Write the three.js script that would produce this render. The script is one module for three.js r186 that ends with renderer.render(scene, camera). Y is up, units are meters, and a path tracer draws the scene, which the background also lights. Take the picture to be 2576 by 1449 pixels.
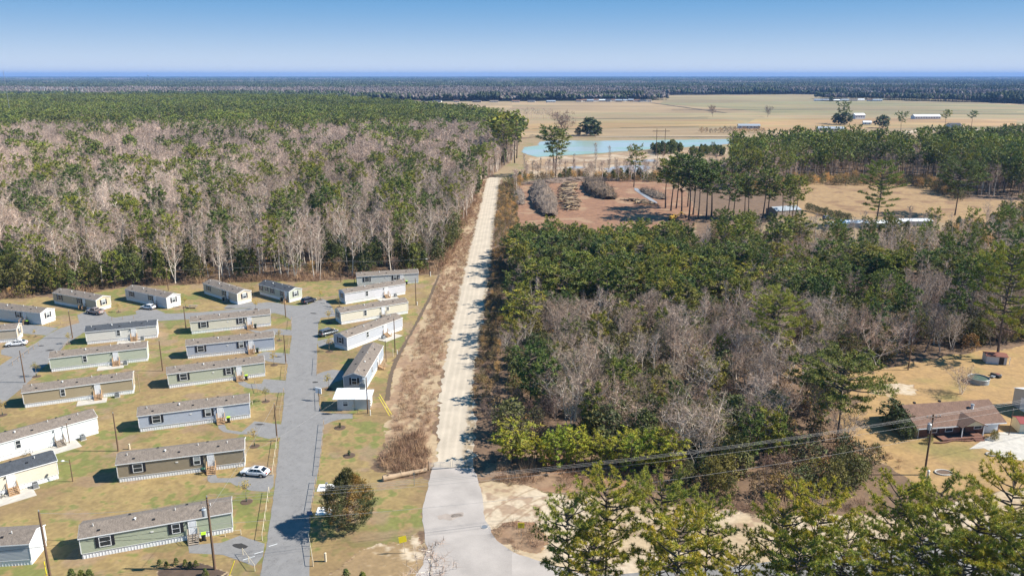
import * as THREE from 'three';
import { mergeGeometries } from 'three/addons/utils/BufferGeometryUtils.js';
import { RoundedBoxGeometry } from 'three/addons/geometries/RoundedBoxGeometry.js';

// ---------------------------------------------------------------- camera, sky, sun, exposure
const EYE = 64, PITCH = Math.atan(535.5 / 1975);                 // drone height in metres, downward tilt
const camera = new THREE.PerspectiveCamera(40.29, 1024 / 575, 1, 60000);
camera.position.set(0, EYE, 0);
camera.rotation.set(-PITCH, 0, 0);
const scene = new THREE.Scene();
const renderer = new THREE.WebGLRenderer({ antialias: true });
renderer.toneMapping = THREE.LinearToneMapping;
renderer.toneMappingExposure = 1.95;
renderer.shadowMap.enabled = true;

const SUN_DIR = new THREE.Vector3(1, 0.885, 0.01).normalize();
const sun = new THREE.DirectionalLight(new THREE.Color(1, 0.94, 0.84), 4.7);
sun.name = 'sun'; sun.position.copy(SUN_DIR).multiplyScalar(400); sun.position.z -= 150; sun.target.position.set(0, 0, -150);
sun.castShadow = true; sun.shadow.mapSize.set(4096, 4096);
Object.assign(sun.shadow.camera, { left: -320, right: 320, top: 320, bottom: -320, near: 1, far: 900 });
scene.add(sun, sun.target);
{ // clear winter sky: pale at the horizon, deepening quickly to blue
  const W = 1024, H = 1024, d = new Float32Array(W * H * 4);
  const pale = [0.385, 0.42, 0.46], mid = [0.026, 0.185, 0.39], deep = [0.018, 0.1, 0.23];
  for (let y = 0; y < H; y++) {
    const e = Math.max(0, (y + 0.5) / H * 180 - 90), a = Math.exp(-Math.pow(e / 3.3, 1.25)), b = Math.exp(-e / 16);
    for (let x = 0; x < W; x++) for (let k = 0; k < 3; k++) d[(y * W + x) * 4 + k] = pale[k] * a + (1 - a) * (mid[k] * b + deep[k] * (1 - b));
    for (let x = 0; x < W; x++) d[(y * W + x) * 4 + 3] = 1;
  }
  const sky = new THREE.DataTexture(d, W, H, THREE.RGBAFormat, THREE.FloatType);
  sky.mapping = THREE.EquirectangularReflectionMapping; sky.magFilter = sky.minFilter = THREE.LinearFilter; sky.needsUpdate = true;
  scene.background = sky; scene.environment = sky;
}
scene.fog = new THREE.FogExp2(new THREE.Color(0.24, 0.47, 0.95), 0.00006);   // winter air over the far woods

// ---------------------------------------------------------------- helpers
// Survey of the site: a bearing read off the photograph (2576 wide) met with level ground, or with a level h above it.
const SP = Math.sin(PITCH), CP = Math.cos(PITCH);
const at = (u, v, h = 0) => { const dx = u - 1288, dy = v - 724.5, t = (EYE - h) / (1975 * SP + dy * CP); return [dx * t, -(1975 * CP - dy * SP) * t]; };
const heightAt = (v, z) => { const dy = v - 724.5; return EYE - (-z) * (1975 * SP + dy * CP) / (1975 * CP - dy * SP); };
const q1 = (x, y) => at(x * 0.3, 669.8 + y * 0.3), q2 = (x, y) => at(x * 0.3005, 1013.2 + y * 0.3005);
const q3 = (x, y) => at(601.1 + 0.26667 * x, 652.6 + 0.26667 * y), q4 = (x, y) => at(601.1 + 0.30048 * x, 1013.2 + 0.30048 * y);
const q5 = (x, y) => at(1889.1 + 0.26667 * x, 824.3 + 0.26667 * y), q6 = (x, y) => at(1202 + 0.26667 * x, 206 + 0.26667 * y);
const q7 = (x, y) => at(1803.2 + 0.3 * x, 197.5 + 0.3 * y);

function rng(seed) { let s = seed | 0; return () => { s = (s + 0x6d2b79f5) | 0; let t = Math.imul(s ^ (s >>> 15), 1 | s); t = (t + Math.imul(t ^ (t >>> 7), 61 | t)) ^ t; return ((t ^ (t >>> 14)) >>> 0) / 4294967296; }; }
const R0 = rng(11), LAT = new Float32Array(65536).map(() => R0());
function noise(x, y) {
  const ix = Math.floor(x), iy = Math.floor(y), fx = x - ix, fy = y - iy, sx = fx * fx * (3 - 2 * fx), sy = fy * fy * (3 - 2 * fy);
  const a = (iy & 255) << 8, b = ((iy + 1) & 255) << 8, i = ix & 255, j = (ix + 1) & 255;
  const p = LAT[a | i], q = LAT[a | j], r = LAT[b | i], s = LAT[b | j];
  return p + (q - p) * sx + (r - p) * sy + (p - q - r + s) * sx * sy;
}
const fbm = (x, y, n) => { let s = 0, a = 0.5, t = 0; for (let i = 0; i < n; i++) { s += a * noise(x + i * 17.3, y + i * 9.1); t += a; a *= 0.5; x *= 2.03; y *= 2.03; } return s / t; };
const clamp = THREE.MathUtils.clamp, lerp = THREE.MathUtils.lerp, smooth = THREE.MathUtils.smoothstep;
const col = (r, g, b) => new THREE.Color().setRGB(r, g, b);
const inPoly = (p, x, z) => { let c = false; for (let i = 0, j = p.length - 1; i < p.length; j = i++) { const a = p[i], b = p[j]; if ((a[1] > z) !== (b[1] > z) && x < (b[0] - a[0]) * (z - a[1]) / (b[1] - a[1]) + a[0]) c = !c; } return c; };

const taken = new Map();
function numbered(n) { const k = taken.get(n) ?? 0; taken.set(n, k + 1); return k ? `${n}_${String(k).padStart(3, '0')}` : n; }
function shade(o) { o.traverse((m) => { if (m.isMesh) { m.castShadow = true; m.receiveShadow = true; } }); return o; }
function add(o, label, category, group) { o.name = numbered(o.name); scene.add(shade(o)); o.userData.label = label; o.userData.category = category; if (group) o.userData.group = group; return o; }
function struct(o) { o.name = numbered(o.name); o.userData.kind = 'structure'; scene.add(shade(o)); return o; }
function stuff(o, label, category) { o.name = numbered(o.name); o.userData.kind = 'stuff'; if (label) { o.userData.label = label; o.userData.category = category; } scene.add(shade(o)); return o; }
function group(name, x = 0, z = 0, turn = 0, y = 0) { const g = new THREE.Group(); g.name = name; g.position.set(x, y, z); g.rotation.y = turn; return g; }
function part(parent, name, geo, mat, x = 0, y = 0, z = 0) { const m = new THREE.Mesh(geo, mat); m.name = name; m.position.set(x, y, z); parent.add(m); return m; }
const merged = (list) => mergeGeometries(list.map((g) => { const n = g.index ? g.toNonIndexed() : g; for (const k of Object.keys(n.attributes)) if (k !== 'position' && k !== 'normal' && k !== 'uv') n.deleteAttribute(k); return n; }));
const box = (w, h, d, x = 0, y = 0, z = 0) => new THREE.BoxGeometry(w, h, d).translate(x, y, z);
const cyl = (r0, r1, h, n = 10, x = 0, y = 0, z = 0) => new THREE.CylinderGeometry(r1, r0, h, n).translate(x, y + h / 2, z);
function bar(a, b, r, n = 6, r2 = r) { const A = new THREE.Vector3(...a), B = new THREE.Vector3(...b), d = B.clone().sub(A); const g = new THREE.CylinderGeometry(r2, r, d.length(), n); g.applyQuaternion(new THREE.Quaternion().setFromUnitVectors(new THREE.Vector3(0, 1, 0), d.normalize())); return g.translate((A.x + B.x) / 2, (A.y + B.y) / 2, (A.z + B.z) / 2); }
const std = (c, rough = 0.8, more = {}) => new THREE.MeshStandardMaterial({ color: c, roughness: rough, ...more });

// small tiling grain, mean near 1, for colour maps
function grainTex(size, seed, f) {
  const d = new Uint8Array(size * size * 4), r = rng(seed);
  for (let y = 0; y < size; y++) for (let x = 0; x < size; x++) { const c = f(x / size, y / size, r), o = (y * size + x) * 4; d[o] = c[0] * 255; d[o + 1] = c[1] * 255; d[o + 2] = c[2] * 255; d[o + 3] = 255; }
  const t = new THREE.DataTexture(d, size, size); t.wrapS = t.wrapT = THREE.RepeatWrapping; t.magFilter = t.minFilter = THREE.LinearFilter; t.colorSpace = THREE.SRGBColorSpace; t.needsUpdate = true; return t;
}
// ---------------------------------------------------------------- ground: soil, lawns, leaf litter
const P = (list) => list.map(([u, v]) => at(u, v));
const lawnPark = P([[-200, 830], [0, 752], [130, 748], [330, 722], [500, 714], [650, 708], [780, 708], [900, 702], [1060, 692], [1102, 692], [1100, 720], [1062, 790], [1010, 870], [985, 930], [975, 1010], [985, 1030], [960, 1100], [930, 1180], [985, 1210], [1080, 1195], [1075, 1290], [1060, 1340], [1050, 1480], [600, 1520], [-200, 1520]]);
const brushLeft = P([[1105, 690], [1175, 560], [1215, 450], [1224, 452], [1195, 580], [1172, 690], [1152, 800], [1130, 880], [1110, 960], [1100, 1060], [1095, 1170], [1060, 1190], [965, 1190], [960, 1110], [985, 1040], [975, 1000], [990, 930], [1030, 850], [1068, 780]]);
const sandLot = P([[1205, 1215], [1300, 1225], [1420, 1240], [1560, 1255], [1760, 1285], [2000, 1290], [2250, 1300], [2576, 1230], [2700, 1200], [2700, 1500], [1030, 1520], [1056, 1400], [1090, 1340]]);
const houseYard = P([[1990, 905], [2040, 925], [2180, 935], [2330, 905], [2480, 885], [2700, 850], [2700, 1250], [2450, 1250], [2330, 1230], [2250, 1190], [2180, 1130], [2120, 1100], [2100, 1060], [2160, 1000], [2030, 985], [1985, 950]]);
const yardGrey = P([[2200, 970], [2290, 965], [2310, 990], [2240, 1000], [2195, 990]]);
const litterRed = P([[1230, 1165], [1330, 1140], [1500, 1140], [1640, 1175], [1560, 1225], [1420, 1235], [1300, 1225], [1215, 1210]]);
const litterHole = P([[1250, 1340], [1275, 1318], [1330, 1315], [1375, 1345], [1365, 1390], [1300, 1385], [1255, 1365]]);
const mulchBed = P([[390, 1449], [395, 1430], [440, 1418], [500, 1412], [545, 1425], [560, 1449], [555, 1500], [390, 1500]]);
const clearing = P([[1290, 590], [1300, 470], [1330, 455], [1560, 446], [1640, 455], [1720, 470], [1760, 540], [1740, 600], [1700, 640], [1560, 650], [1430, 650], [1330, 640]]);
const sandBank = P([[1315, 440], [1330, 395], [1460, 392], [1640, 378], [1830, 372], [1830, 420], [1700, 430], [1640, 445], [1420, 448]]);
const dryField = P([[1960, 560], [1990, 520], [2020, 455], [2200, 446], [2340, 455], [2420, 500], [2576, 505], [2700, 540], [2700, 600], [2380, 600], [2200, 580], [2050, 570]]);
const yardFar = P([[1880, 590], [1960, 545], [2120, 545], [2380, 560], [2370, 610], [2150, 620], [1950, 610]]);
const pondBank = P([[1240, 440], [1290, 400], [1310, 350], [1390, 340], [1700, 340], [1900, 338], [1950, 360], [1830, 420], [1600, 460], [1300, 470]]);

const bareStrip = P([[830, 1449], [880, 1400], [960, 1365], [1010, 1372], [1060, 1350], [1070, 1385], [1055, 1480], [1040, 1520], [800, 1520]]);
function soilSheet(name, x0, x1, z0, z1, W, H, y, layers, paint) {      // z0 nearest the camera (larger)
  const cv = document.createElement('canvas'); cv.width = W; cv.height = H;
  const g = cv.getContext('2d'); g.fillStyle = 'rgb(0,0,0)'; g.fillRect(0, 0, W, H); g.imageSmoothingEnabled = false;
  layers.forEach(([poly, id]) => { g.fillStyle = `rgb(${id},0,0)`; g.beginPath(); poly.forEach(([x, z], i) => { const a = (x - x0) / (x1 - x0) * W, b = (z0 - z) / (z0 - z1) * H; i ? g.lineTo(a, b) : g.moveTo(a, b); }); g.closePath(); g.fill(); });
  const mask = g.getImageData(0, 0, W, H).data, d = new Uint8Array(W * H * 4), c = [0, 0, 0], sx = (x1 - x0) / W, sz = (z0 - z1) / H;
  const toS = (v) => 255 * (v <= 0.0031308 ? 12.92 * v : 1.055 * Math.pow(v, 1 / 2.4) - 0.055);
  for (let j = 0; j < H; j++) for (let i = 0; i < W; i++) {
    const x = x0 + i * sx, z = z0 - j * sz;
    const wx = (fbm(x * 0.35, z * 0.35, 3) - 0.5) * 3.6, wz = (fbm(x * 0.35 + 50, z * 0.35 + 20, 3) - 0.5) * 3.6;
    const mi = clamp(Math.round(i + wx / sx), 0, W - 1), mj = clamp(Math.round(j + wz / sz), 0, H - 1);
    paint(mask[(mj * W + mi) * 4], x, z, c);
    const o = (j * W + i) * 4; d[o] = clamp(toS(c[0]), 0, 255); d[o + 1] = clamp(toS(c[1]), 0, 255); d[o + 2] = clamp(toS(c[2]), 0, 255); d[o + 3] = 255;
  }
  const t = new THREE.DataTexture(d, W, H); t.colorSpace = THREE.SRGBColorSpace; t.magFilter = t.minFilter = THREE.LinearFilter; t.needsUpdate = true;
  const geo = new THREE.BufferGeometry();
  geo.setAttribute('position', new THREE.Float32BufferAttribute([x0, y, z0, x1, y, z0, x1, y, z1, x0, y, z1], 3));
  geo.setAttribute('normal', new THREE.Float32BufferAttribute([0, 1, 0, 0, 1, 0, 0, 1, 0, 0, 1, 0], 3));
  geo.setAttribute('uv', new THREE.Float32BufferAttribute([0, 0, 1, 0, 1, 1, 0, 1], 2));
  geo.setIndex([0, 1, 2, 0, 2, 3]);
  const m = new THREE.Mesh(geo, new THREE.MeshStandardMaterial({ map: t, roughness: 1 })); m.name = name;
  return struct(m);
}
const mixc = (c, a, b, t) => { c[0] = a[0] + (b[0] - a[0]) * t; c[1] = a[1] + (b[1] - a[1]) * t; c[2] = a[2] + (b[2] - a[2]) * t; };
const STRAW = [0.325, 0.235, 0.098], STRAW2 = [0.235, 0.165, 0.07], GREEN = [0.105, 0.15, 0.028], LITTER = [0.125, 0.08, 0.05], LITTER2 = [0.2, 0.125, 0.075], BRUSHC = [0.26, 0.165, 0.105], BRUSHD = [0.11, 0.068, 0.043];
const SAND = [0.42, 0.32, 0.2], SANDW = [0.5, 0.41, 0.3], MULCH = [0.06, 0.04, 0.03], ORANGE = [0.38, 0.24, 0.1], DIRT = [0.29, 0.155, 0.088], DIRT2 = [0.17, 0.085, 0.05], DRY = [0.36, 0.235, 0.11];
function paintSoil(id, x, z, c) {
  const f = noise(x * 2.3, z * 2.3), f2 = fbm(x * 0.8, z * 0.8, 3), m = fbm(x * 0.12 + 4, z * 0.12, 4), m2 = fbm(x * 0.05 + 90, z * 0.05 + 31, 4), r = fbm(x * 5, z * 5, 2);
  if (id === 1) {            // winter lawn, green in patches
    mixc(c, STRAW2, STRAW, clamp(f2 * 1.7 - 0.35, 0, 1));
    const g = smooth(m * 0.75 + m2 * 0.25 + (f2 - 0.5) * 0.75 - 0.07 * smooth(x, -42, -30), 0.47, 0.61); mixc(c, c, GREEN, g * 0.68);
    const worn = smooth(fbm(x * 0.2 + 40, z * 0.2 + 7, 3), 0.6, 0.74); mixc(c, c, [0.27, 0.185, 0.115], worn * 0.75); mixc(c, c, [0.21, 0.135, 0.07], smooth(fbm(x * 0.09 + 11, z * 0.09 + 70, 4), 0.52, 0.68) * 0.55);
  } else if (id === 2) { mixc(c, BRUSHC, [0.33, 0.22, 0.13], clamp(f2 * 2 - 0.4, 0, 1)); const s = smooth(fbm(x * 0.55 + 3, z * 0.2, 4), 0.47, 0.6); mixc(c, c, SAND, s * 0.8); }
  else if (id === 3) { mixc(c, SAND, SANDW, smooth(m, 0.35, 0.7)); const q = Math.hypot(x - 12, (z + 92) * 0.8) + 0.6 * noise(x * 0.2, z * 0.2); if (z < -99 && (Math.abs(q - 15) < 0.16 || Math.abs(q - 16.6) < 0.16 || Math.abs(q - 19.2) < 0.14)) mixc(c, c, [0.24, 0.16, 0.09], 0.55); mixc(c, c, BRUSHC, smooth(f2 * 0.6 + m2 * 0.5, 0.56, 0.68) * 0.7); }
  else if (id === 4) mixc(c, MULCH, [0.12, 0.08, 0.055], f2);
  else if (id === 5) { mixc(c, [0.3, 0.19, 0.085], ORANGE, clamp(f2 * 1.6 - 0.3, 0, 1)); mixc(c, c, GREEN, smooth(m2, 0.55, 0.72) * 0.45); }
  else if (id === 6) { mixc(c, DIRT2, DIRT, clamp(f2 * 1.5 - 0.1, 0, 1)); mixc(c, c, [0.36, 0.25, 0.15], smooth(m, 0.55, 0.75) * 0.6); }
  else if (id === 7) { mixc(c, [0.24, 0.15, 0.075], DRY, clamp(f2 * 1.5 - 0.2, 0, 1)); mixc(c, c, [0.19, 0.105, 0.055], smooth(m, 0.52, 0.72) * 0.8); }
  else if (id === 8) { mixc(c, [0.3, 0.2, 0.125], LITTER2, f2); mixc(c, c, [0.33, 0.15, 0.08], smooth(m, 0.5, 0.7) * 0.5); }
  else if (id === 9) mixc(c, [0.075, 0.055, 0.04], [0.17, 0.12, 0.08], f2);
  else if (id === 10) { mixc(c, [0.44, 0.35, 0.25], [0.34, 0.23, 0.135], smooth(m, 0.38, 0.55)); mixc(c, c, [0.2, 0.13, 0.08], smooth(m2, 0.5, 0.6) * 0.6); }
  else if (id === 11) { mixc(c, [0.24, 0.165, 0.09], [0.32, 0.24, 0.14], f2); mixc(c, c, GREEN, smooth(m, 0.55, 0.7) * 0.4); }
  else if (id === 12) mixc(c, [0.38, 0.27, 0.15], SANDW, smooth(f2 * 0.5 + m * 0.5, 0.4, 0.62));
  else if (id === 13) { mixc(c, [0.24, 0.165, 0.085], [0.3, 0.205, 0.105], f2); mixc(c, c, SANDW, smooth(m * 0.6 + f2 * 0.4, 0.5, 0.63)); }
  else mixc(c, LITTER, LITTER2, clamp(f2 * 1.6 - 0.35, 0, 1));
  const k = 0.8 + 0.26 * f + 0.18 * (r - 0.3); c[0] *= k; c[1] *= k; c[2] *= k;
}
// the land out to the horizon
{
  const g = new THREE.PlaneGeometry(44000, 28500, 1, 1).rotateX(-Math.PI / 2); g.translate(0, -0.5, -12250);
  const t = grainTex(512, 5, (x, y, r) => { const n = 0.35 * noise(x * 64, y * 64) + 0.35 * noise(x * 16 + 9, y * 16) + 0.3 * r(); return [0.16 + 0.16 * n, 0.17 + 0.14 * n, 0.1 + 0.1 * n]; });
  t.repeat.set(440, 285);
  const m = new THREE.Mesh(g, new THREE.MeshStandardMaterial({ map: t, roughness: 1 })); m.name = 'ground'; struct(m);
}
soilSheet('terrain', -760, 760, -230, -1010, 2048, 2048, -0.06, [[pondBank, 11], [clearing, 6], [sandBank, 10], [dryField, 7], [yardFar, 11], [lawnPark, 1], [brushLeft, 2]], paintSoil);
soilSheet('terrain', -190, 190, -62, -300, 2048, 2048, 0, [[houseYard, 5], [yardGrey, 12], [litterRed, 8], [sandLot, 3], [litterHole, 8], [lawnPark, 1], [bareStrip, 13], [brushLeft, 2], [mulchBed, 4]], paintSoil);

// ---------------------------------------------------------------- roads and paving
function ragged(poly, amp, step, seed) {           // an outline with small uneven bites, closed
  const out = [], r = rng(seed);
  for (let i = 0; i < poly.length; i++) { const a = poly[i], b = poly[(i + 1) % poly.length], L = Math.hypot(b[0] - a[0], b[1] - a[1]), n = Math.max(1, Math.round(L / step)); for (let k = 0; k < n; k++) { const t = k / n, nx = (b[1] - a[1]) / L, nz = -(b[0] - a[0]) / L, w = (noise(a[0] + k * 0.9 + seed, b[1] + k * 0.9) - 0.5) * amp * 2 + (r() - 0.5) * amp * 0.5; out.push([a[0] + (b[0] - a[0]) * t + nx * w, a[1] + (b[1] - a[1]) * t + nz * w]); } }
  return out;
}
function sheet(name, poly, y, mat, uvs = 1) {
  const s = new THREE.Shape(poly.map(([x, z]) => new THREE.Vector2(x, -z))), g = new THREE.ShapeGeometry(s); g.rotateX(-Math.PI / 2).translate(0, y, 0);
  const p = g.attributes.position, uv = g.attributes.uv; for (let i = 0; i < p.count; i++) uv.setXY(i, p.getX(i) / uvs, p.getZ(i) / uvs);
  const m = new THREE.Mesh(g, mat); m.name = name; return m;
}
const asphaltTex = grainTex(1024, 21, (x, y, r) => { const n = 0.5 * noise(x * 256, y * 256) + 0.5 * r(), b = fbm(x * 12, y * 12, 4), s = smooth(fbm(x * 30 + 5, y * 30, 3), 0.62, 0.7); const crack = Math.abs(fbm(x * 9 + 3, y * 9, 3) - 0.5) < 0.004 ? 0.1 : 0, v = 0.5 + 0.07 * (n - 0.5) + 0.055 * (b - 0.5) - 0.025 * s - crack * 0.7; return [v, v * 0.985, v * 0.975]; });
const dirtTex = grainTex(1024, 22, (x, y, r) => { const n = 0.5 * noise(x * 200, y * 200) + 0.5 * r(), b = fbm(x * 10, y * 10, 4), v = 0.675 + 0.09 * (n - 0.5) + 0.1 * (b - 0.5); return [v * 1.04, v * 0.945, v * 0.81]; });
const paleTex = grainTex(1024, 23, (x, y, r) => { const n = 0.5 * noise(x * 220, y * 220) + 0.5 * r(), b = fbm(x * 7, y * 7, 5), v = 0.635 + 0.06 * (n - 0.5) + 0.12 * (b - 0.5); return [v * 1.0, v * 0.955, v * 0.92]; });
const concTex = grainTex(512, 24, (x, y, r) => { const v = 0.72 + 0.05 * (r() - 0.5) + 0.14 * (fbm(x * 9, y * 9, 4) - 0.5); return [v, v * 0.97, v * 0.92]; });
const M_asphalt = new THREE.MeshStandardMaterial({ map: asphaltTex, roughness: 0.92 }), M_dirt = new THREE.MeshStandardMaterial({ map: dirtTex, roughness: 1 }), M_pale = new THREE.MeshStandardMaterial({ map: paleTex, roughness: 0.95 }), M_conc = new THREE.MeshStandardMaterial({ map: concTex, roughness: 0.9 });
const street = [[778, 1520], [778, 1437], [778, 1353], [781, 1284], [796, 1205], [808, 1133], [814, 1067], [806, 1040], [797, 981], [796, 943], [797, 879], [800, 815], [806, 800], [843, 796], [836, 775], [823, 757], [808, 751], [775, 766], [745, 769], [700, 766], [660, 770], [610, 776], [560, 781], [500, 786], [430, 789], [345, 790], [288, 799], [198, 812], [150, 826], [118, 842], [96, 858], [58, 880], [0, 918], [-60, 970], [-60, 1060], [0, 1020], [58, 973], [90, 940], [132, 903], [162, 868], [210, 836], [230, 822], [300, 817], [390, 808], [480, 803], [560, 798], [640, 790], [690, 788], [716, 794], [732, 806], [733, 850], [724, 905], [714, 1000], [704, 1100], [693, 1200], [680, 1300], [668, 1380], [648, 1470], [640, 1520]];
struct(sheet('street', ragged(P(street), 0.09, 1.1, 3), 0.024, M_asphalt, 14));
const drives = [
  [[555, 1366], [602, 1348], [665, 1368], [660, 1400], [640, 1425], [600, 1410], [560, 1396], [475, 1392], [472, 1372], [520, 1368]].map((p) => at(...p)),
  [q2(1735, 600), q2(1800, 600), q2(1815, 632), q2(1930, 632), q2(1990, 618), q2(2290, 600), q2(2285, 700), q2(2245, 745), q2(2100, 738), q2(1960, 690), q2(1925, 668), q2(1760, 672), q2(1733, 655)],
  [q1(1825, 1330), q1(1880, 1330), q1(1900, 1370), q1(2020, 1390), q1(2060, 1360), q1(2130, 1300), q1(2375, 1330), q1(2370, 1430), q1(2250, 1450), q1(2100, 1410), q1(2000, 1410), q1(1870, 1390), q1(1830, 1360)],
  [q1(1990, 965), q1(2040, 962), q1(2080, 985), q1(2190, 985), q1(2210, 945), q1(2425, 962), q1(2425, 1062), q1(2260, 1062), q1(2150, 1030), q1(2060, 1020), q1(2000, 990)],
  [q1(2150, 740), q1(2215, 715), q1(2440, 735), q1(2440, 825), q1(2250, 800), q1(2180, 775)],
  [q1(2075, 535), q1(2120, 535), q1(2180, 545), q1(2290, 520), q1(2450, 535), q1(2450, 580), q1(2300, 575), q1(2150, 560)],
  [q3(715, 1090), q3(800, 1058), q3(880, 1040), q3(985, 1050), q3(985, 1130), q3(900, 1160), q3(850, 1200), q3(725, 1225)],
  [q3(735, 770), q3(800, 755), q3(925, 730), q3(950, 770), q3(900, 790), q3(745, 830)],
  [q4(655, 75), q4(760, 88), q4(948, 92), q4(950, 132), q4(850, 140), q4(780, 155), q4(715, 185), q4(650, 160)],
  [q1(640, 410), q1(700, 385), q1(870, 370), q1(900, 415), q1(960, 432), q1(660, 475)],
  [q1(1130, 375), q1(1180, 360), q1(1310, 365), q1(1380, 392), q1(1350, 402), q1(1140, 408)],
  [q1(1870, 355), q1(1905, 325), q1(1990, 318), q1(2110, 300), q1(2150, 340), q1(1900, 362)],
  [q1(2130, 345), q1(2130, 315), q1(2240, 300), q1(2330, 308), q1(2410, 330), q1(2440, 345)],
  [q1(120, 500), q1(200, 485), q1(340, 500), q1(480, 520), q1(380, 580), q1(120, 560)],
  [q1(0, 705), q1(60, 670), q1(200, 665), q1(240, 700), q1(215, 722), q1(140, 770), q1(0, 740)],
];
drives.forEach((d, i) => struct(sheet('driveway', ragged(d, 0.05, 0.9, 40 + i), 0.012 + (i % 3) * 0.002, M_asphalt, 11)));
const dirtRoad = [[1085, 1180], [1103, 1160], [1101, 1100], [1102, 1040], [1112, 950], [1131, 850], [1151, 750], [1171, 660], [1191, 580], [1210, 500], [1222, 452], [1232, 446], [1262, 446], [1258, 455], [1247, 540], [1237, 620], [1228, 700], [1217, 800], [1198, 900], [1188, 990], [1194, 1050], [1196, 1120], [1192, 1180]];
{ // packed sand with worn wheel tracks running along the road
  const t = grainTex(1024, 27, (x, y, r) => { const wob = 0.03 * (fbm(y * 5, 3, 2) - 0.5), q = x + wob, tr = [0.3, 0.47, 0.6, 0.77].reduce((s, c) => s + Math.exp(-Math.pow((q - c) / 0.035, 2)), 0), n = 0.5 * noise(x * 90, y * 400) + 0.5 * r(), b = fbm(x * 4, y * 22, 4), loose = smooth(Math.abs(q - 0.53), 0.34, 0.47) * smooth(fbm(x * 9, y * 40, 3), 0.35, 0.6), v = 0.675 + 0.08 * (n - 0.5) + 0.1 * (b - 0.5) + 0.035 * Math.min(1, tr) - 0.13 * loose; return [v * 1.02, v * (0.95 - 0.05 * loose), v * (0.85 - 0.12 * loose)]; });
  const m = sheet('dirt_road', ragged(P(dirtRoad), 0.75, 1.0, 7), 0.02, new THREE.MeshStandardMaterial({ map: t, roughness: 1 })), p = m.geometry.attributes.position, uv = m.geometry.attributes.uv; for (let i = 0; i < p.count; i++) uv.setXY(i, (p.getX(i) + 17) / 9, p.getZ(i) / 60); struct(m); }
const entrance = [[1088, 1176], [1078, 1215], [1066, 1270], [1060, 1310], [1068, 1345], [1074, 1380], [1062, 1420], [1045, 1449], [1010, 1520], [1700, 1530], [1560, 1475], [1480, 1449], [1400, 1425], [1290, 1390], [1240, 1350], [1220, 1300], [1211, 1230], [1192, 1178]];
struct(sheet('entrance_road', ragged(P(entrance), 0.2, 1.2, 8), 0.028, M_pale, 20));
{ const c = P([[1104, 692], [1082, 745], [1056, 797], [1027, 850], [997, 903], [981, 950], [973, 1008]]), L = [], Rr = []; c.forEach((p, i) => { const a = c[Math.max(0, i - 1)], b = c[Math.min(c.length - 1, i + 1)], l = Math.hypot(b[0] - a[0], b[1] - a[1]), w = 0.28 + 0.3 * noise(i * 2.3, 1); L.push([p[0] - (b[1] - a[1]) / l * w, p[1] + (b[0] - a[0]) / l * w]); Rr.unshift([p[0] + (b[1] - a[1]) / l * w, p[1] - (b[0] - a[0]) / l * w]); }); struct(sheet('drainage_ditch', ragged([...L, ...Rr], 0.2, 0.8, 5), 0.01, std(col(0.115, 0.08, 0.052), 1))); }
const highway = [[1480, 1452], [1640, 1438], [1850, 1424], [2150, 1388], [2400, 1342], [2800, 1250], [2900, 1330], [2700, 1500], [1500, 1540]];
struct(sheet('highway', P(highway), 0.034, M_asphalt, 16));
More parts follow.
